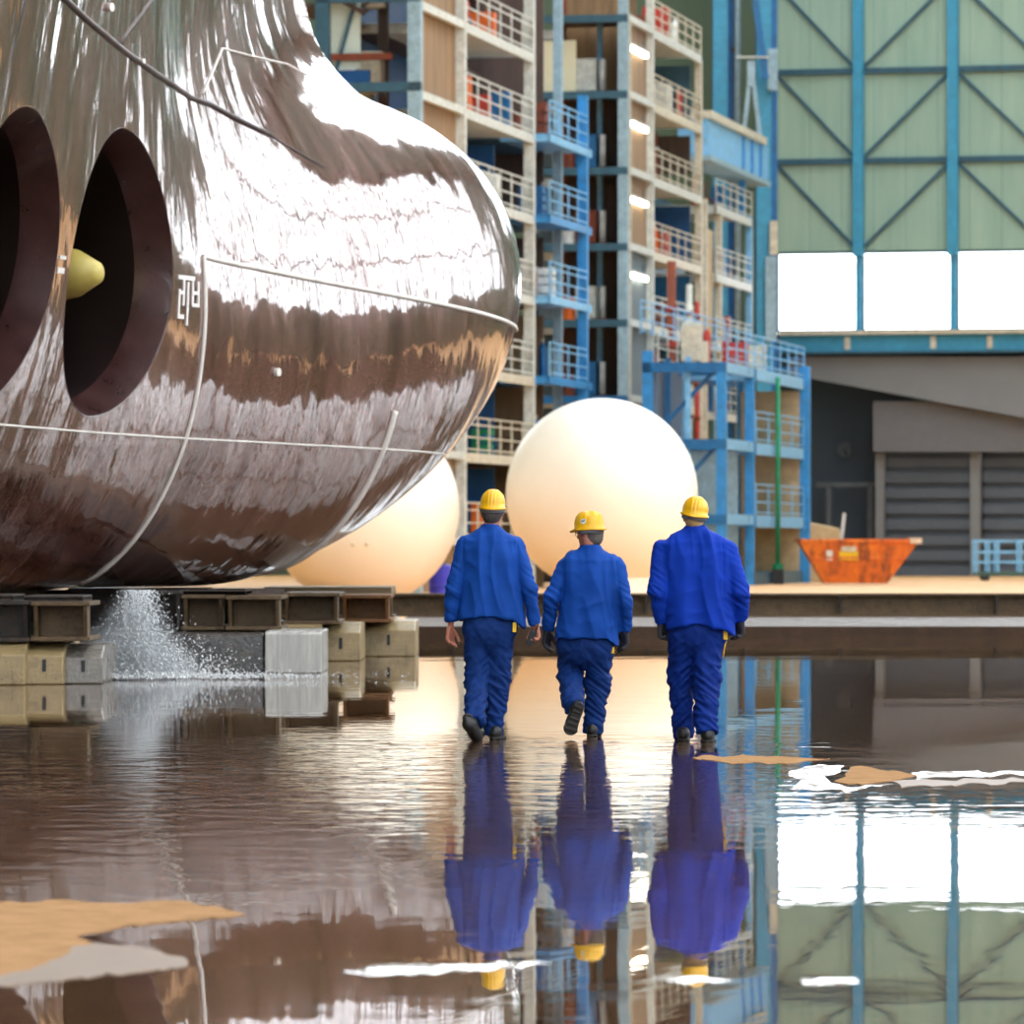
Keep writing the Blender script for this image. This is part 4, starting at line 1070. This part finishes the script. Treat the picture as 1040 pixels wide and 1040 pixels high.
# ---- blue box tower (front right)
E=Tower('scaffold_tower','blue framed steel tower with railed platforms behind the right man and left of the skip',737,205)
ZE=[2.5,5.12,7.79]; sE=E.side; e1,e2,e3=sE(742),sE(766),sE(816); fE=E.front(652)
E.post(0,.2,.34,7.79,M['skyblue']); E.post(0,e2,.32,7.79,M['skyblue']); E.post(.25,e3,.4,8.25,M['skyblue'])
E.part(MB().box(-2.9,-.4,e2-1.4,e2-1.3,0,5.0),'grey_panel',M['grey_blue'])
E.post(fE+.35,.2,.35,8.2,M['skyblue']); E.post(fE+.35,e2,.3,7.79,M['skyblue']); E.post(-1.9,4,.2,8,M['lightblue']); E.post(-2.3,e3,.25,7.79,M['skyblue'])
E.post(E.front(700),.3,.16,8,M['lightblue']); E.post(E.front(681,2),2,.2,8,M['midblue'])
for z in ZE:
    E.part(MB().box(fE,0,0,.3,z-.34,z),'beam',M['midblue'])
    E.part(MB().box(fE,fE+.3,0,e3,z-.34,z),'beam',M['midblue'])
    E.part(MB().box(-.22,0,.3,e2,z-.34,z+.02),'beam',M['lightblue'])
    E.deck(-2.4,.05,e2+.2,e3,z,M['lightblue'],.42)
    if z<7.7: E.rail(.05,e2+.3,e3-.2,z,M['lightblue'],1.15,3.0)
    E.part(MB().box(fE,0,e2-1.5,e2-1.2,z-.3,z),'beam',M['midblue'])
for v0,v1_,z in ((.3,e3,7.79),): E.rail(.05,v0,v1_,z,M['lightblue'],1.2,2.2); E.rail(-2.4,v0,v1_,z,M['pale'],1.2,2.2); E.front_rail(-2.4,0,e3,z,M['skyblue'])
E.rail(-3.0,.3,e3,8.8,M['lightblue'],1.2,2.6)
E.part(MB().box(-2.35,-.1,e3-.5,e3-.4,0.4,7.3),'tan_panel',M['tan'])
E.part(MB().box(-2.6,-2.5,.4,e2-.3,0,7.7),'grey_panel',paint('blue_grey_sheeting',(100,118,140),.7,0,var=.25))
E.part(MB().bar((fE+.4,.6,5.3),(-.3,.6,7.7),.14),'brace',M['midblue'])
E.part(MB().bar((fE+.4,.6,2.6),(-.3,.6,5.0),.14),'brace',M['midblue'])
gp=empty('green_pipe','tall thin green pipe inside the blue tower right bay','pipe',E.world(.2,sE(790,.2),0))
MB().tube((0,0,.6),(0,0,7.6),.09,12).build('pipe_run',M['green'],gp,smooth=True); MB().lathe([(.2,.55),(.2,.75)],12).build('flange',M['green'],gp)
MB().box(-.2,.2,-.2,.2,0,.55).build('pipe_foot',M['dark'],gp)
# low wall/plinth at the tower foot
MB().box(-2.4,0,e2,e3,0,.45).build('plinth',M['teal'],E.e)
# ---- big blue building columns
def column(px0,px1,D,label,z1=60,brk=None):
    x0,x1=(px0-520)/F0*D,(px1-520)/F0*D; c=(x0+x1)/2; w=(x1-x0)/2
    e=empty('steel_column',label,'column',(c,D,0))
    MB().box(-w,w*.35,-.5,-.3,0,z1).build('front_flange',M['colblue'],e)
    MB().box(-w*.1,w*.1,-.3,.5,0,z1).build('web',M['skyblue'],e); MB().box(-w,w,.5,.7,0,z1).build('rear_flange',M['midblue'],e)
    return e
c1=column(724,746,270,'broad bright blue steel column above the pale blue girder')
m=MB(); m.tube((.62,-.6,0),(.62,-.6,60),.13,10); m.build('pipe',M['grey_blue'],c1,smooth=True,label='grey pipe')
for z in (10,18.3,20.6,24,28): MB().box(.3,.75,-.62,-.4,z-.1,z+.15).build('pipe_clamp',M['dark'],c1)
c2=column(768,790,269,'dark blue steel column at the left edge of the green wall')
MB().box(.0,.45,-.9,-.5,1.46+470/22.8,1.46+513/22.8).build('bracket',M['grey_blue'],c2)
MB().box(.1,.45,-.9,-.5,1.46+300/22.8,1.46+335/22.8).build('bracket',M['cream'],c2)
MB().box(-.1,.4,-.9,-.5,1.46+298/22.8,1.46+210/22.8).build('bracket',M['grey_blue'],c2)
st=empty('column_strut','grey blue triangular strut and walkway rod between the two blue columns','strut',((763-520)/F0*267.3,267.3,0))
h_=lambda y: CH+(HY-y)*267.3/F0
MB().bar((0,0,h_(64)),(-.45,0,h_(160)),.18).build('strut_leg',M['grey_blue'],st); MB().bar((0,0,h_(64)),(.5,0,h_(160)),.18).build('strut_leg',M['grey_blue'],st)
MB().box(-.18,.18,-.15,.15,h_(88),h_(62)).build('strut_head',M['grey_blue'],st); MB().bar((-.7,0,h_(58)),(.8,0,h_(58)),.08).build('rod',M['pale'],st)
MB().bar((.2,.2,h_(0)),(.65,.2,h_(80)),.3).build('strut_arm',M['midblue'],st)
# ---- things standing on the decks
nmA='left tower'; nmC='middle tower'; nmE='blue tower'
def fill(tw,nm,Z,v0,v1,u0,levels,colors,kinds,seed,n=3):
    r=random.Random(seed)
    for k in levels:
        used_=set()
        for i in range(n):
            kd=r.choice(kinds); cl_=r.choice(colors); 
            if (kd,cl_) in used_: continue
            used_.add((kd,cl_)); v=v0+(v1-v0)*(i+.5)/n+r.uniform(-.4,.4); u=u0+r.uniform(-.5,.3)
            h=r.uniform(.9,1.5) if kd!='pipe' else 2.2
            word={'drum':'drum','pipe':'upright pipe','cabinet':'cabinet','crate':'slatted crate','bottle':'gas bottle','coil':'hose coil'}[kd]
            cw={'white':'white','red':'red','rust':'rusty','green':'green','orange':'orange','darkblue':'dark blue','tan':'tan','pale':'pale grey','yellow':'yellow','midblue':'blue','cream':'cream'}[cl_]
            clutter(kd,tw,u,v,Z[k],cl_,'%s %s on the %s deck of the %s%s'%(cw,word,ORD[k] if k<7 else 'top',nm,tw.zone),h,r.uniform(.3,.5) if kd!='pipe' else .12)
A.zone=', grey-railed side'; fill(A,nmA,ZA,vs_[473]+.8,vs_[543]-.8,-1.0,range(0,8),['red','green','white','midblue','orange','rust'],['drum','pipe','cabinet','crate','bottle','coil'],3,4)
A.zone=', blue balcony side'; fill(A,nmA,ZA,vs_[543]+1,vB-1,-.5,range(0,6),['white','cream','rust','midblue'],['drum','bottle','crate','coil'],5,3)
A.zone=', front bay'; fill(A,nmA,ZA,1.2,3,-2.2,[5,6,7],['cream','rust','white','pale'],['drum','crate','coil','cabinet'],9,4)
C_.zone=', railed side'; fill(C_,nmC,ZC,v1+.8,v2-.8,-.9,range(2,8),['red','rust','white','midblue','orange','pale'],['drum','pipe','cabinet','crate','bottle','coil'],12,5)
C_.zone=', front bay'
r=random.Random(4)
for k in (1,2,3,4,5,6):
    for i,(kd,cl_) in enumerate((('pipe','white'),('cabinet',['pale','rust','midblue'][k%3]),('drum',['orange','white','rust'][k%3]),('bottle','cream'))):
        clutter(kd,C_,C_.front([612,596,578,565][i],1.5),1.5,ZC[k],cl_,'%s %s in the middle tower front bay, %s deck'%({'pale':'pale grey','midblue':'blue','rust':'rusty'}.get(cl_,cl_),{'pipe':'upright pipe','cabinet':'cabinet','drum':'drum','bottle':'gas bottle'}[kd],ORD[k]),1.3,.12 if kd=='pipe' else .4)
D_.zone=''; fill(D_,'short cream tower',ZD,d1_,d2_-.8,-.9,range(2,6),['red','white','rust','midblue'],['drum','cabinet','bottle','coil'],21,4)
E.zone=', front bay'
E2Z=[0]+ZE
fill(E,nmE,E2Z,1,6,-1.2,[3],['white','pale','red','cream'],['cabinet','drum','crate','bottle'],31,5)
fE2=-2.6
E.zone=', rear bay'; fill(E,nmE,E2Z,e2+1,e3-1,-1.2,[3],['white','red','cream','orange'],['cabinet','drum','crate'],33,4)
# red riser pipes in front of the white tower
for i,(px,cl_,w) in enumerate(((682,'rust',.17),(700,'pale',.12),(708,'red',.10))):
    D=224+4*i; e=empty('riser_pipe',['thick rusty red riser pipe climbing the white middle tower','thin pale riser pipe right of the thick rusty one','thin red riser pipe at the right edge of the white middle tower'][i],'pipe',((px-520)/F0*D,D,0))
    MB().tube((0,0,0),(0,0,[12.2,11.5,11][i]),w,14).build('pipe_run',M[cl_],e,smooth=True)
    [MB().lathe([(w*1.35,q),(w*1.35,q+.15)],14).build('flange',M['rust'] if cl_!='rust' else M['red'],e) for q in np.arange(1,11,1.33)]
# ---- white round tanks
TK=paint('cream_white_tank_paint',(248,238,220),.38,0,var=.03,scale=1,coat=.12,bump=.03)
def tank(px,py,rp,D,label,stand):
    R=rp*D/F0; X,Y,Zc=P(px,py,D)
    e=empty('spherical_tank',label,'tank',(X,Y,0))
    bm=bmesh.new(); bmesh.ops.create_uvsphere(bm,u_segments=96,v_segments=48,radius=R); bmesh.ops.translate(bm,verts=bm.verts,vec=(0,0,Zc))
    me=bpy.data.meshes.new('shell'); bm.to_mesh(me); bm.free(); link('shell',me,TK,e,smooth=True)
    zz=max(.02,Zc-R)
    MB().lathe([(R*.50,0),(R*.50,zz+R*.14),(R*.46,zz+R*.14),(R*.46,0)],48).build('support_ring',TK,e)
    sx=MB(); 
    return e,R,Zc
tank(611,502,97.5,142,'large white spherical tank behind the middle man','ring')
e2_,R2,Z2=tank(368,517,98.5,141,'white spherical tank partly hidden behind the ship bulb','ring')
for a in (.3,.45): MB().tube((R2*math.cos(-1.2-a)*.93,R2*math.sin(-1.2-a)*.93,Z2-R2*.36),(R2*math.cos(-1.2-a)*.955,R2*math.sin(-1.2-a)*.955,Z2-R2*.37),.05,10).build('nozzle',M['cream'],e2_)
# blue drum beside the hidden tank
db=empty('drum','purple-blue drum between the left man and the partly hidden white tank','drum',((447-520)/F0*150,150,0))
MB().lathe([(.27,.0),(.29,.03),(.28,.4),(.3,.42),(.28,.44),(.28,.9),(.3,.92),(.26,.95)],20).build('drum_body',paint('violet_blue_plastic',(50,50,175),.4,0),db); MB().lathe([(.05,.95),(.05,.99)],10,(.1,0,0)).build('bung',M['dark'],db)
# ---- orange skip
SK_D=216; sk=empty('skip','open orange skip with flared ends standing on the tan floor at right','skip',((871-520)/F0*SK_D,SK_D,0))
q=SK_D/F0
t=NT('rusty_orange_skip_paint'); v=t.coord(); n1=t.noise(v,1.6,5,.7,.4); n2=t.noise(t.coord((1,1,.3)),2.5,4,.7)
col=t.ramp(n1,[(.3,lin((240,132,20))),(.5,lin((222,106,20))),(.72,lin((150,70,26)))])
col=t.mix(t.ramp(n2,[(.52,0.0),(.62,.8)]),col,lin((110,54,30)))
SO=t.done(t.bsdf(Base_Color=col,Roughness=.5).outputs[0])
T0=[(-61*q,1.62),(61*q,1.62),(29*q,.06),(-35*q,.06)]
yb0,yb1=-.95,.95
def ringv(f): return [(T0[0][0]*f,-1.05,1.6),(T0[1][0]*f,-1.05,1.6),(T0[1][0]*f,1.05,1.6),(T0[0][0]*f,1.05,1.6)]
th=.06
out=[(-61*q,-1.0,1.6),(61*q,-1.0,1.6),(61*q,1.0,1.6),(-61*q,1.0,1.6)]; bot=[(-35*q,-.8,.05),(29*q,-.8,.05),(29*q,.8,.05),(-35*q,.8,.05)]
inn=[(-61*q+.1,-.93,1.6),(61*q-.1,-.93,1.6),(61*q-.1,.93,1.6),(-61*q+.1,.93,1.6)]; inb=[(-35*q+.06,-.74,.12),(29*q-.06,-.74,.12),(29*q-.06,.74,.12),(-35*q+.06,.74,.12)]
MB().add(out+bot+inn+inb,[(0,1,5,4),(1,2,6,5),(2,3,7,6),(3,0,4,7),(4,5,6,7),(8,12,13,9),(9,13,14,10),(10,14,15,11),(11,15,12,8),(12,15,14,13),(0,8,9,1),(1,9,10,2),(2,10,11,3),(3,11,8,0)]).build('skip_body',SO,sk)
rm=MB(); rm.box(-61*q-.05,61*q+.05,-1.07,-.98,1.55,1.66).box(-61*q-.05,61*q+.05,.98,1.07,1.55,1.66).box(-61*q-.06,-61*q+.05,-1.07,1.07,1.55,1.66); rm.build('rim',SO,sk)
MB().box(61*q-.35,61*q+.08,-1.1,1.1,1.5,1.7).build('rim_edge',paint('pale_worn_rim',(226,200,170),.5,0),sk,label='pale worn rim end')
def fy(z): return -.8-(z-.05)/1.55*.2-.02
rb=MB()
for x in (-38*q,-22*q,-4*q,10*q,24*q): 
    rb.bar((x,fy(1.5),1.5),(x*.78,fy(.1)-.0,.1),.14,.06)
rb.build('rib',SO,sk)
MB().bar((-50*q,fy(.98)-.03,.98),(46*q,fy(.98)-.03,.98),.05,.08).build('side_rail',SO,sk)
zq=lambda y: CH+(HY-y)*q
def plate(x0,x1,y0,y1,mat,nm): 
    z0,z1=zq(y1),zq(y0); a=fy(z0)-.05; b=fy(z1)-.05
    MB().add([(x0*q,a,z0),(x1*q,a,z0),(x1*q,b,z1),(x0*q,b,z1),(x0*q,a+.03,z0),(x1*q,a+.03,z0),(x1*q,b+.03,z1),(x0*q,b+.03,z1)],[(0,1,2,3),(7,6,5,4),(0,4,5,1),(1,5,6,2),(2,6,7,3),(3,7,4,0)]).build(nm,mat,sk)
plate(-20,-1,560,569,M['yellow'],'yellow_plate'); plate(-18,-3,555,561,M['cream'],'cream_plate'); plate(-33,-27,559,569,M['white'],'white_plate')
# debris bar sticking out, tan block behind
MB().bar((-19*q,.2,.6),(-13*q,.3,zq(521)),.12).build('timber',M['pale'],None,label='pale timber sticking up out of the orange skip',cat='timber').location=((871-520)/F0*SK_D,SK_D,0)
tb=empty('covered_stack','cream covered stack behind the left end of the orange skip','stack',((828-520)/F0*232,232,0))
MB().prism([(-1.35,0),(1.35,0),(1.35,1.5),(1.05,1.8),(-1.35,1.8)],'x',0,0) if False else None
MB().prism([(-1.4,.0),(1.4,.0),(1.35,1.35),(1.0,1.45),(.9,2.1),(-.6,2.4),(-1.4,2.35)],'y',-1,1).build('cover',M['tan'],tb,bevel=.08)
MB().box(-1.38,.85,-1.04,-1.0,1.1,1.35).build('strap',M['cream'],tb)
# pallet cage at right edge
cg=empty('rail_trolley','light blue railed trolley on the tan floor at the right edge','trolley',((1020-520)/F0*238,238,0))
q2=238/F0; x0,x1=-30*q2,45*q2; m=MB()
for x in (x0,x0+.5,-8*q2,15*q2,x1): 
    for y in (-.8,.8): MB().box(x-.05,x+.05,y-.05,y+.05,.3,1.65).build('post',M['lightblue'],cg)
for z in (.75,1.15,1.6):
    for y in (-.8,.8): MB().box(x0,x1,y-.03,y+.03,z-.05,z+.05).build('rail',M['lightblue'],cg)
MB().box(x0,x1,-.85,.85,.2,.35).build('trolley_bed',paint('dark_green_steel',(60,92,80),.5,0),cg)
for x in (x0+.4,x1-.4):
    for y in (-.75,.75): MB().tube((x,y-.06,.15),(x,y+.06,.15),.15,14).build('wheel',M['dark'],cg)
# low dark kerb at foot of the back zone
# ---------------------------------------------------------------- keel blocks under the ship
CON=paint('wet_tan_concrete',(160,138,98),.35,0,var=.3,scale=3,dirt=(90,74,50),dirt_amt=.6,bump=.5)
COND=paint('wet_concrete_shaded',(46,42,40),.25,0,var=.35,scale=3,dirt=(110,100,86),dirt_amt=.5,bump=.5)  # dark tone paints in the shade on the concrete
def block(px0,px1,ytop,ybot,D,depth,label,mat=CON,skew=0.0,hole=True,cham=.12,ang=-TH*0):
    q=D/F0; x0,x1=(px0-520)*q,(px1-520)*q; h=CH-(ytop-HY)*q; c=(x0+x1)/2; w=(x1-x0)/2
    e=empty('keel_block',label,'block',(c,D,0),skew)
    MB().prism([(0,0),(depth,0),(depth,h),(cham*3.5,h),(0,h-cham)],'x',-w,w).build('block_body',mat,e,bevel=.015)
    if hole: MB().box(-.02,.02,-.012,.0,h*.32,h*.62).build('lifting_slot',M['dark'],e)
    return e,w,h
b,w,h=block(-45,25,653,697,61.3,2.4,'tan concrete keel block at the far left edge, outermost one')
b,w,h=block(26,64,654,694,61.6,2.4,'tan concrete keel block second from the left edge under the dark steel beam')
b,w,h=block(65,104,656,691,61.9,2.4,'wet grey concrete keel block left of the water spray',paint('wet_grey_concrete',(120,114,106),.25,0,var=.3,scale=3,bump=.5))
b,w,h=block(112,268,643,685,67.5,3.0,'long wet concrete keel block, its shaded side painted dark, right of the water spray',COND,hole=False,cham=.02)
b,w,h=block(269,327,641,683,67.0,2.2,'wet concrete keel block with a lit end face painted pale',paint('wet_concrete_lit',(176,174,168),.25,0,var=.3,stretch=(3,3,.3),dirt=(120,118,112)),hole=False,cham=.03)  # pale tone paints in the light on the long block's end face
b,w,h=block(326,366,633,671,74.0,2.6,'tan concrete keel block between the pale one and the last one')
b,w,h=block(367,422,631,667,77.0,2.6,'tan concrete keel block with chamfered top, last one to the right')
def ibeam(px0,px1,ytop,ybot,D,depth,label,mat,name='steel_block',rz=0,ends=True):
    """short heavy H-beam lying across the blocks; flanges, web, end gussets"""
    q=D/F0; x0,x1=(px0-520)*q,(px1-520)*q; z0=CH-(ybot-HY)*q; z1=CH-(ytop-HY)*q; c=(x0+x1)/2; w=(x1-x0)/2
    e=empty(name,label,'steel beam',(c,D,z0),rz); H=z1-z0; t_=.045
    MB().box(-w,w,0,depth,H-t_,H).build('top_flange',mat,e,bevel=.006); MB().box(-w,w,0,depth,0,t_).build('bottom_flange',mat,e,bevel=.006)
    MB().box(-w+.03,w-.03,depth*.28,depth*.28+.04,t_,H-t_).build('web',mat,e)
    for x in ((-w+.05,w-.05) if ends else ()):
        MB().prism([(0.03,H-t_),(depth*.28,H-t_),(depth*.28,t_),(.12,t_)],'x',x-.02,x+.02).build('gusset',mat,e)
    return e
ibeam(-40,30,610,652,61.6,1.6,'dark steel H-beam at the far left edge on the keel blocks',M['darksteel'])
ibeam(31,91,611,651,61.7,1.6,'dark steel H-beam with sloped gussets left of the spray',M['greysteel'])
ibeam(-40,14,604,610,61.7,1.4,'thin steel packing plate under the hull at the far left',M['darksteel'],'packing_plate',ends=False)
ibeam(24,84,605,611,61.8,1.4,'thin steel packing plate on the gusseted beam left of the spray',M['darksteel'],'packing_plate',ends=False)
ibeam(120,182,600,643,69.5,2.2,'dark steel H-beam right of the spray below the hull',M['darksteel'])
ibeam(184,228,604,640,68.6,2.0,'small grey H-beam in the middle of the row under the hull',M['greysteel'])
ibeam(229,286,605,640,68.4,2.0,'brown H-beam right of the small grey one on the long dark block',M['greysteel'])
ibeam(186,250,600,604,68.7,1.5,'thin packing plate on the small grey H-beam',M['darksteel'],'packing_plate',ends=False)
e=ibeam(287,345,602,634,73.0,2.2,'rusty H-beam under the bulb behind the pale block',M['greysteel'])
ibeam(346,397,604,632,76.0,2.2,'rusty brown H-beam at the right end of the row on the last block',paint('orange_brown_rusty_steel',(128,86,48),.6,.2,var=.4,scale=4,dirt=(70,42,26),dirt_amt=.7))
ibeam(268,398,596,603,77.5,2.4,'long flat brown timber plank on top of the right H-beams',paint('brown_timber',(128,108,80),.6,0,var=.3,stretch=(.3,3,3)),'timber_plank',ends=False)
block(270,404,628,658,83.8,2.0,'low concrete keel block hidden behind the last blocks under the rear beam')
ibeam(274,400,600,628,84.0,1.5,'long rear H-beam behind the last keel block',M['greysteel'])
for i,(px,py,D,nm) in enumerate(((70,601,62.0,'far left'),(44,602,62.0,'left'),(104,601,62.3,'left end'),(190,601,68.8,'grey beam'),(216,601,68.8,'brown beam'))):
    pass
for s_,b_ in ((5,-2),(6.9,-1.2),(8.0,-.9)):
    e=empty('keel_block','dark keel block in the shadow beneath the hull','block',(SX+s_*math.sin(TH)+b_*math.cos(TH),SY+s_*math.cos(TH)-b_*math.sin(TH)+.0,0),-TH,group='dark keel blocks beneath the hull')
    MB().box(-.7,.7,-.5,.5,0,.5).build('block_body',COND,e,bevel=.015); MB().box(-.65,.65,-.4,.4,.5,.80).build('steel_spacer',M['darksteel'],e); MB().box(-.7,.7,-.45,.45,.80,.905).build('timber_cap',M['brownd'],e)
# dark hull support cradle between the spray and the row
cr=empty('support_cradle','dark wet steel cradle behind the water spray under the hull','cradle',((140-520)/F0*72,72,0))
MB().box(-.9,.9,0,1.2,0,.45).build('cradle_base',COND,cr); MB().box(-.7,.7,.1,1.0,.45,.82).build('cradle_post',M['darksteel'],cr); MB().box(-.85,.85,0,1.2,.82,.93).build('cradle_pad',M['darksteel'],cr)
# ---------------------------------------------------------------- water jet and spray
DROP=NT('water_droplet'); dt=DROP
DR=dt.done(dt.bsdf(Base_Color=(.9,.93,.95,1),Roughness=.1,IOR=1.33,Alpha=.55).outputs[0])
sp=MB(); rr=random.Random(5)
def drop(x,y,z,r):
    sp.add([(x,y,z+r*1.4),(x+r,y,z),(x,y+r,z),(x-r,y,z),(x,y-r,z),(x,y,z-r)],[(0,1,2),(0,2,3),(0,3,4),(0,4,1),(5,2,1),(5,3,2),(5,4,3),(5,1,4)])
q=64/F0; jx=(138-520)*q
for i in range(14000):
    k=rr.random()
    if k<.35:   # falling sheet
        z=rr.random()*.95; x=jx+.22*(z-.5)*.3+rr.gauss(0,.10+.1*(1-z)); y=64.5+rr.gauss(0,.25)
    elif k<.8:  # splash fan
        a=rr.random()*math.pi*2; R=abs(rr.gauss(0,.5)); x=jx+R*math.cos(a)*1.1+.1; y=64.3+R*math.sin(a)*.9
        z=abs(rr.gauss(0,.22))*(1.25-min(1.2,R*.6)); z=min(z,1.0)
    else:       # low mist line
        x=jx+rr.gauss(0,.9)+.3; y=64+rr.gauss(0,.5); z=abs(rr.gauss(0,.03))+.01
    drop(x,y,z+.01,.004+.008*rr.random()**3)
sp.build('water_spray',DR,label='white water spray and droplets splashing down between the left keel blocks',cat='spray',kind='stuff')
# drifting mist in the splash, a small volume of real droplets
vt=NT('spray_mist'); pv=vt.n('ShaderNodeVolumePrincipled'); pv.inputs['Color'].default_value=(.95,.97,1,1); pv.inputs['Anisotropy'].default_value=.3
vc=vt.coord(which='Object'); sxv=vt.n('ShaderNodeSeparateXYZ'); vt.l(vc,sxv.inputs[0])
rad=vt.math('SQRT',vt.math('ADD',vt.math('POWER',sxv.outputs[0],2.0),vt.math('POWER',sxv.outputs[1],2.0)))
fall=vt.math('SUBTRACT',1.0,vt.math('ADD',vt.math('MULTIPLY',rad,1.1),vt.math('MULTIPLY',sxv.outputs[2],.75)),clamp=True)
den=vt.math('MULTIPLY',vt.math('POWER',fall,1.6),vt.math('MULTIPLY',vt.noise(vc,3,3,.6),16.0))
vt.l(den,pv.inputs['Density']); vt.l(pv.outputs[0],vt.out.inputs['Volume'])
mo=MB().lathe([(1.0,0.01),(.9,.3),(.55,.75),(.3,1.0)],32).build('spray_mist',vt.m,label='soft pale mist rising around the falling water',cat='mist',kind='stuff'); mo.location=(jx-.05,64.3,0)

# ---------------------------------------------------------------- light, camera
wd_=bpy.data.worlds.new('daylight'); sc.world=wd_; wd_.use_nodes=True; nt=wd_.node_tree; nt.nodes.clear()
o_=nt.nodes.new('ShaderNodeOutputWorld'); b_=nt.nodes.new('ShaderNodeBackground'); nt.links.new(b_.outputs[0],o_.inputs[0])
b_.inputs[0].default_value=(.90,.95,1.0,1); b_.inputs[1].default_value=6.5
def area(nm,loc,rot,sx,sy,pw,col=(1,.97,.92)):
    l=bpy.data.lights.new(nm,'AREA'); l.shape='RECTANGLE'; l.size=sx; l.size_y=sy; l.energy=pw; l.color=col
    o=bpy.data.objects.new(nm,l); COL.objects.link(o); o.location=loc; o.rotation_euler=rot; return o
cam=bpy.data.cameras.new('camera'); co=bpy.data.objects.new('camera',cam); COL.objects.link(co)
co.location=(0,0,CH); co.rotation_euler=(math.pi/2,0,0); cam.sensor_width=36; cam.lens=F0/1040*36; cam.shift_y=33/1040
cam.clip_end=2000; cam.clip_start=.5; cam.dof.use_dof=True; cam.dof.focus_distance=44.3; cam.dof.aperture_fstop=5.6
sc.camera=co
sc.view_settings.view_transform='Standard'; sc.view_settings.look='None'; sc.view_settings.gamma=1; sc.view_settings.exposure=-0.2
sc.view_settings.use_curve_mapping=False
sc.cycles.max_bounces=8; sc.cycles.diffuse_bounces=4; sc.cycles.glossy_bounces=5; sc.cycles.transparent_max_bounces=12
sc.cycles.use_denoising=True; sc.cycles.caustics_reflective=False; sc.cycles.caustics_refractive=False; sc.cycles.volume_bounces=0; sc.cycles.sample_clamp_indirect=6
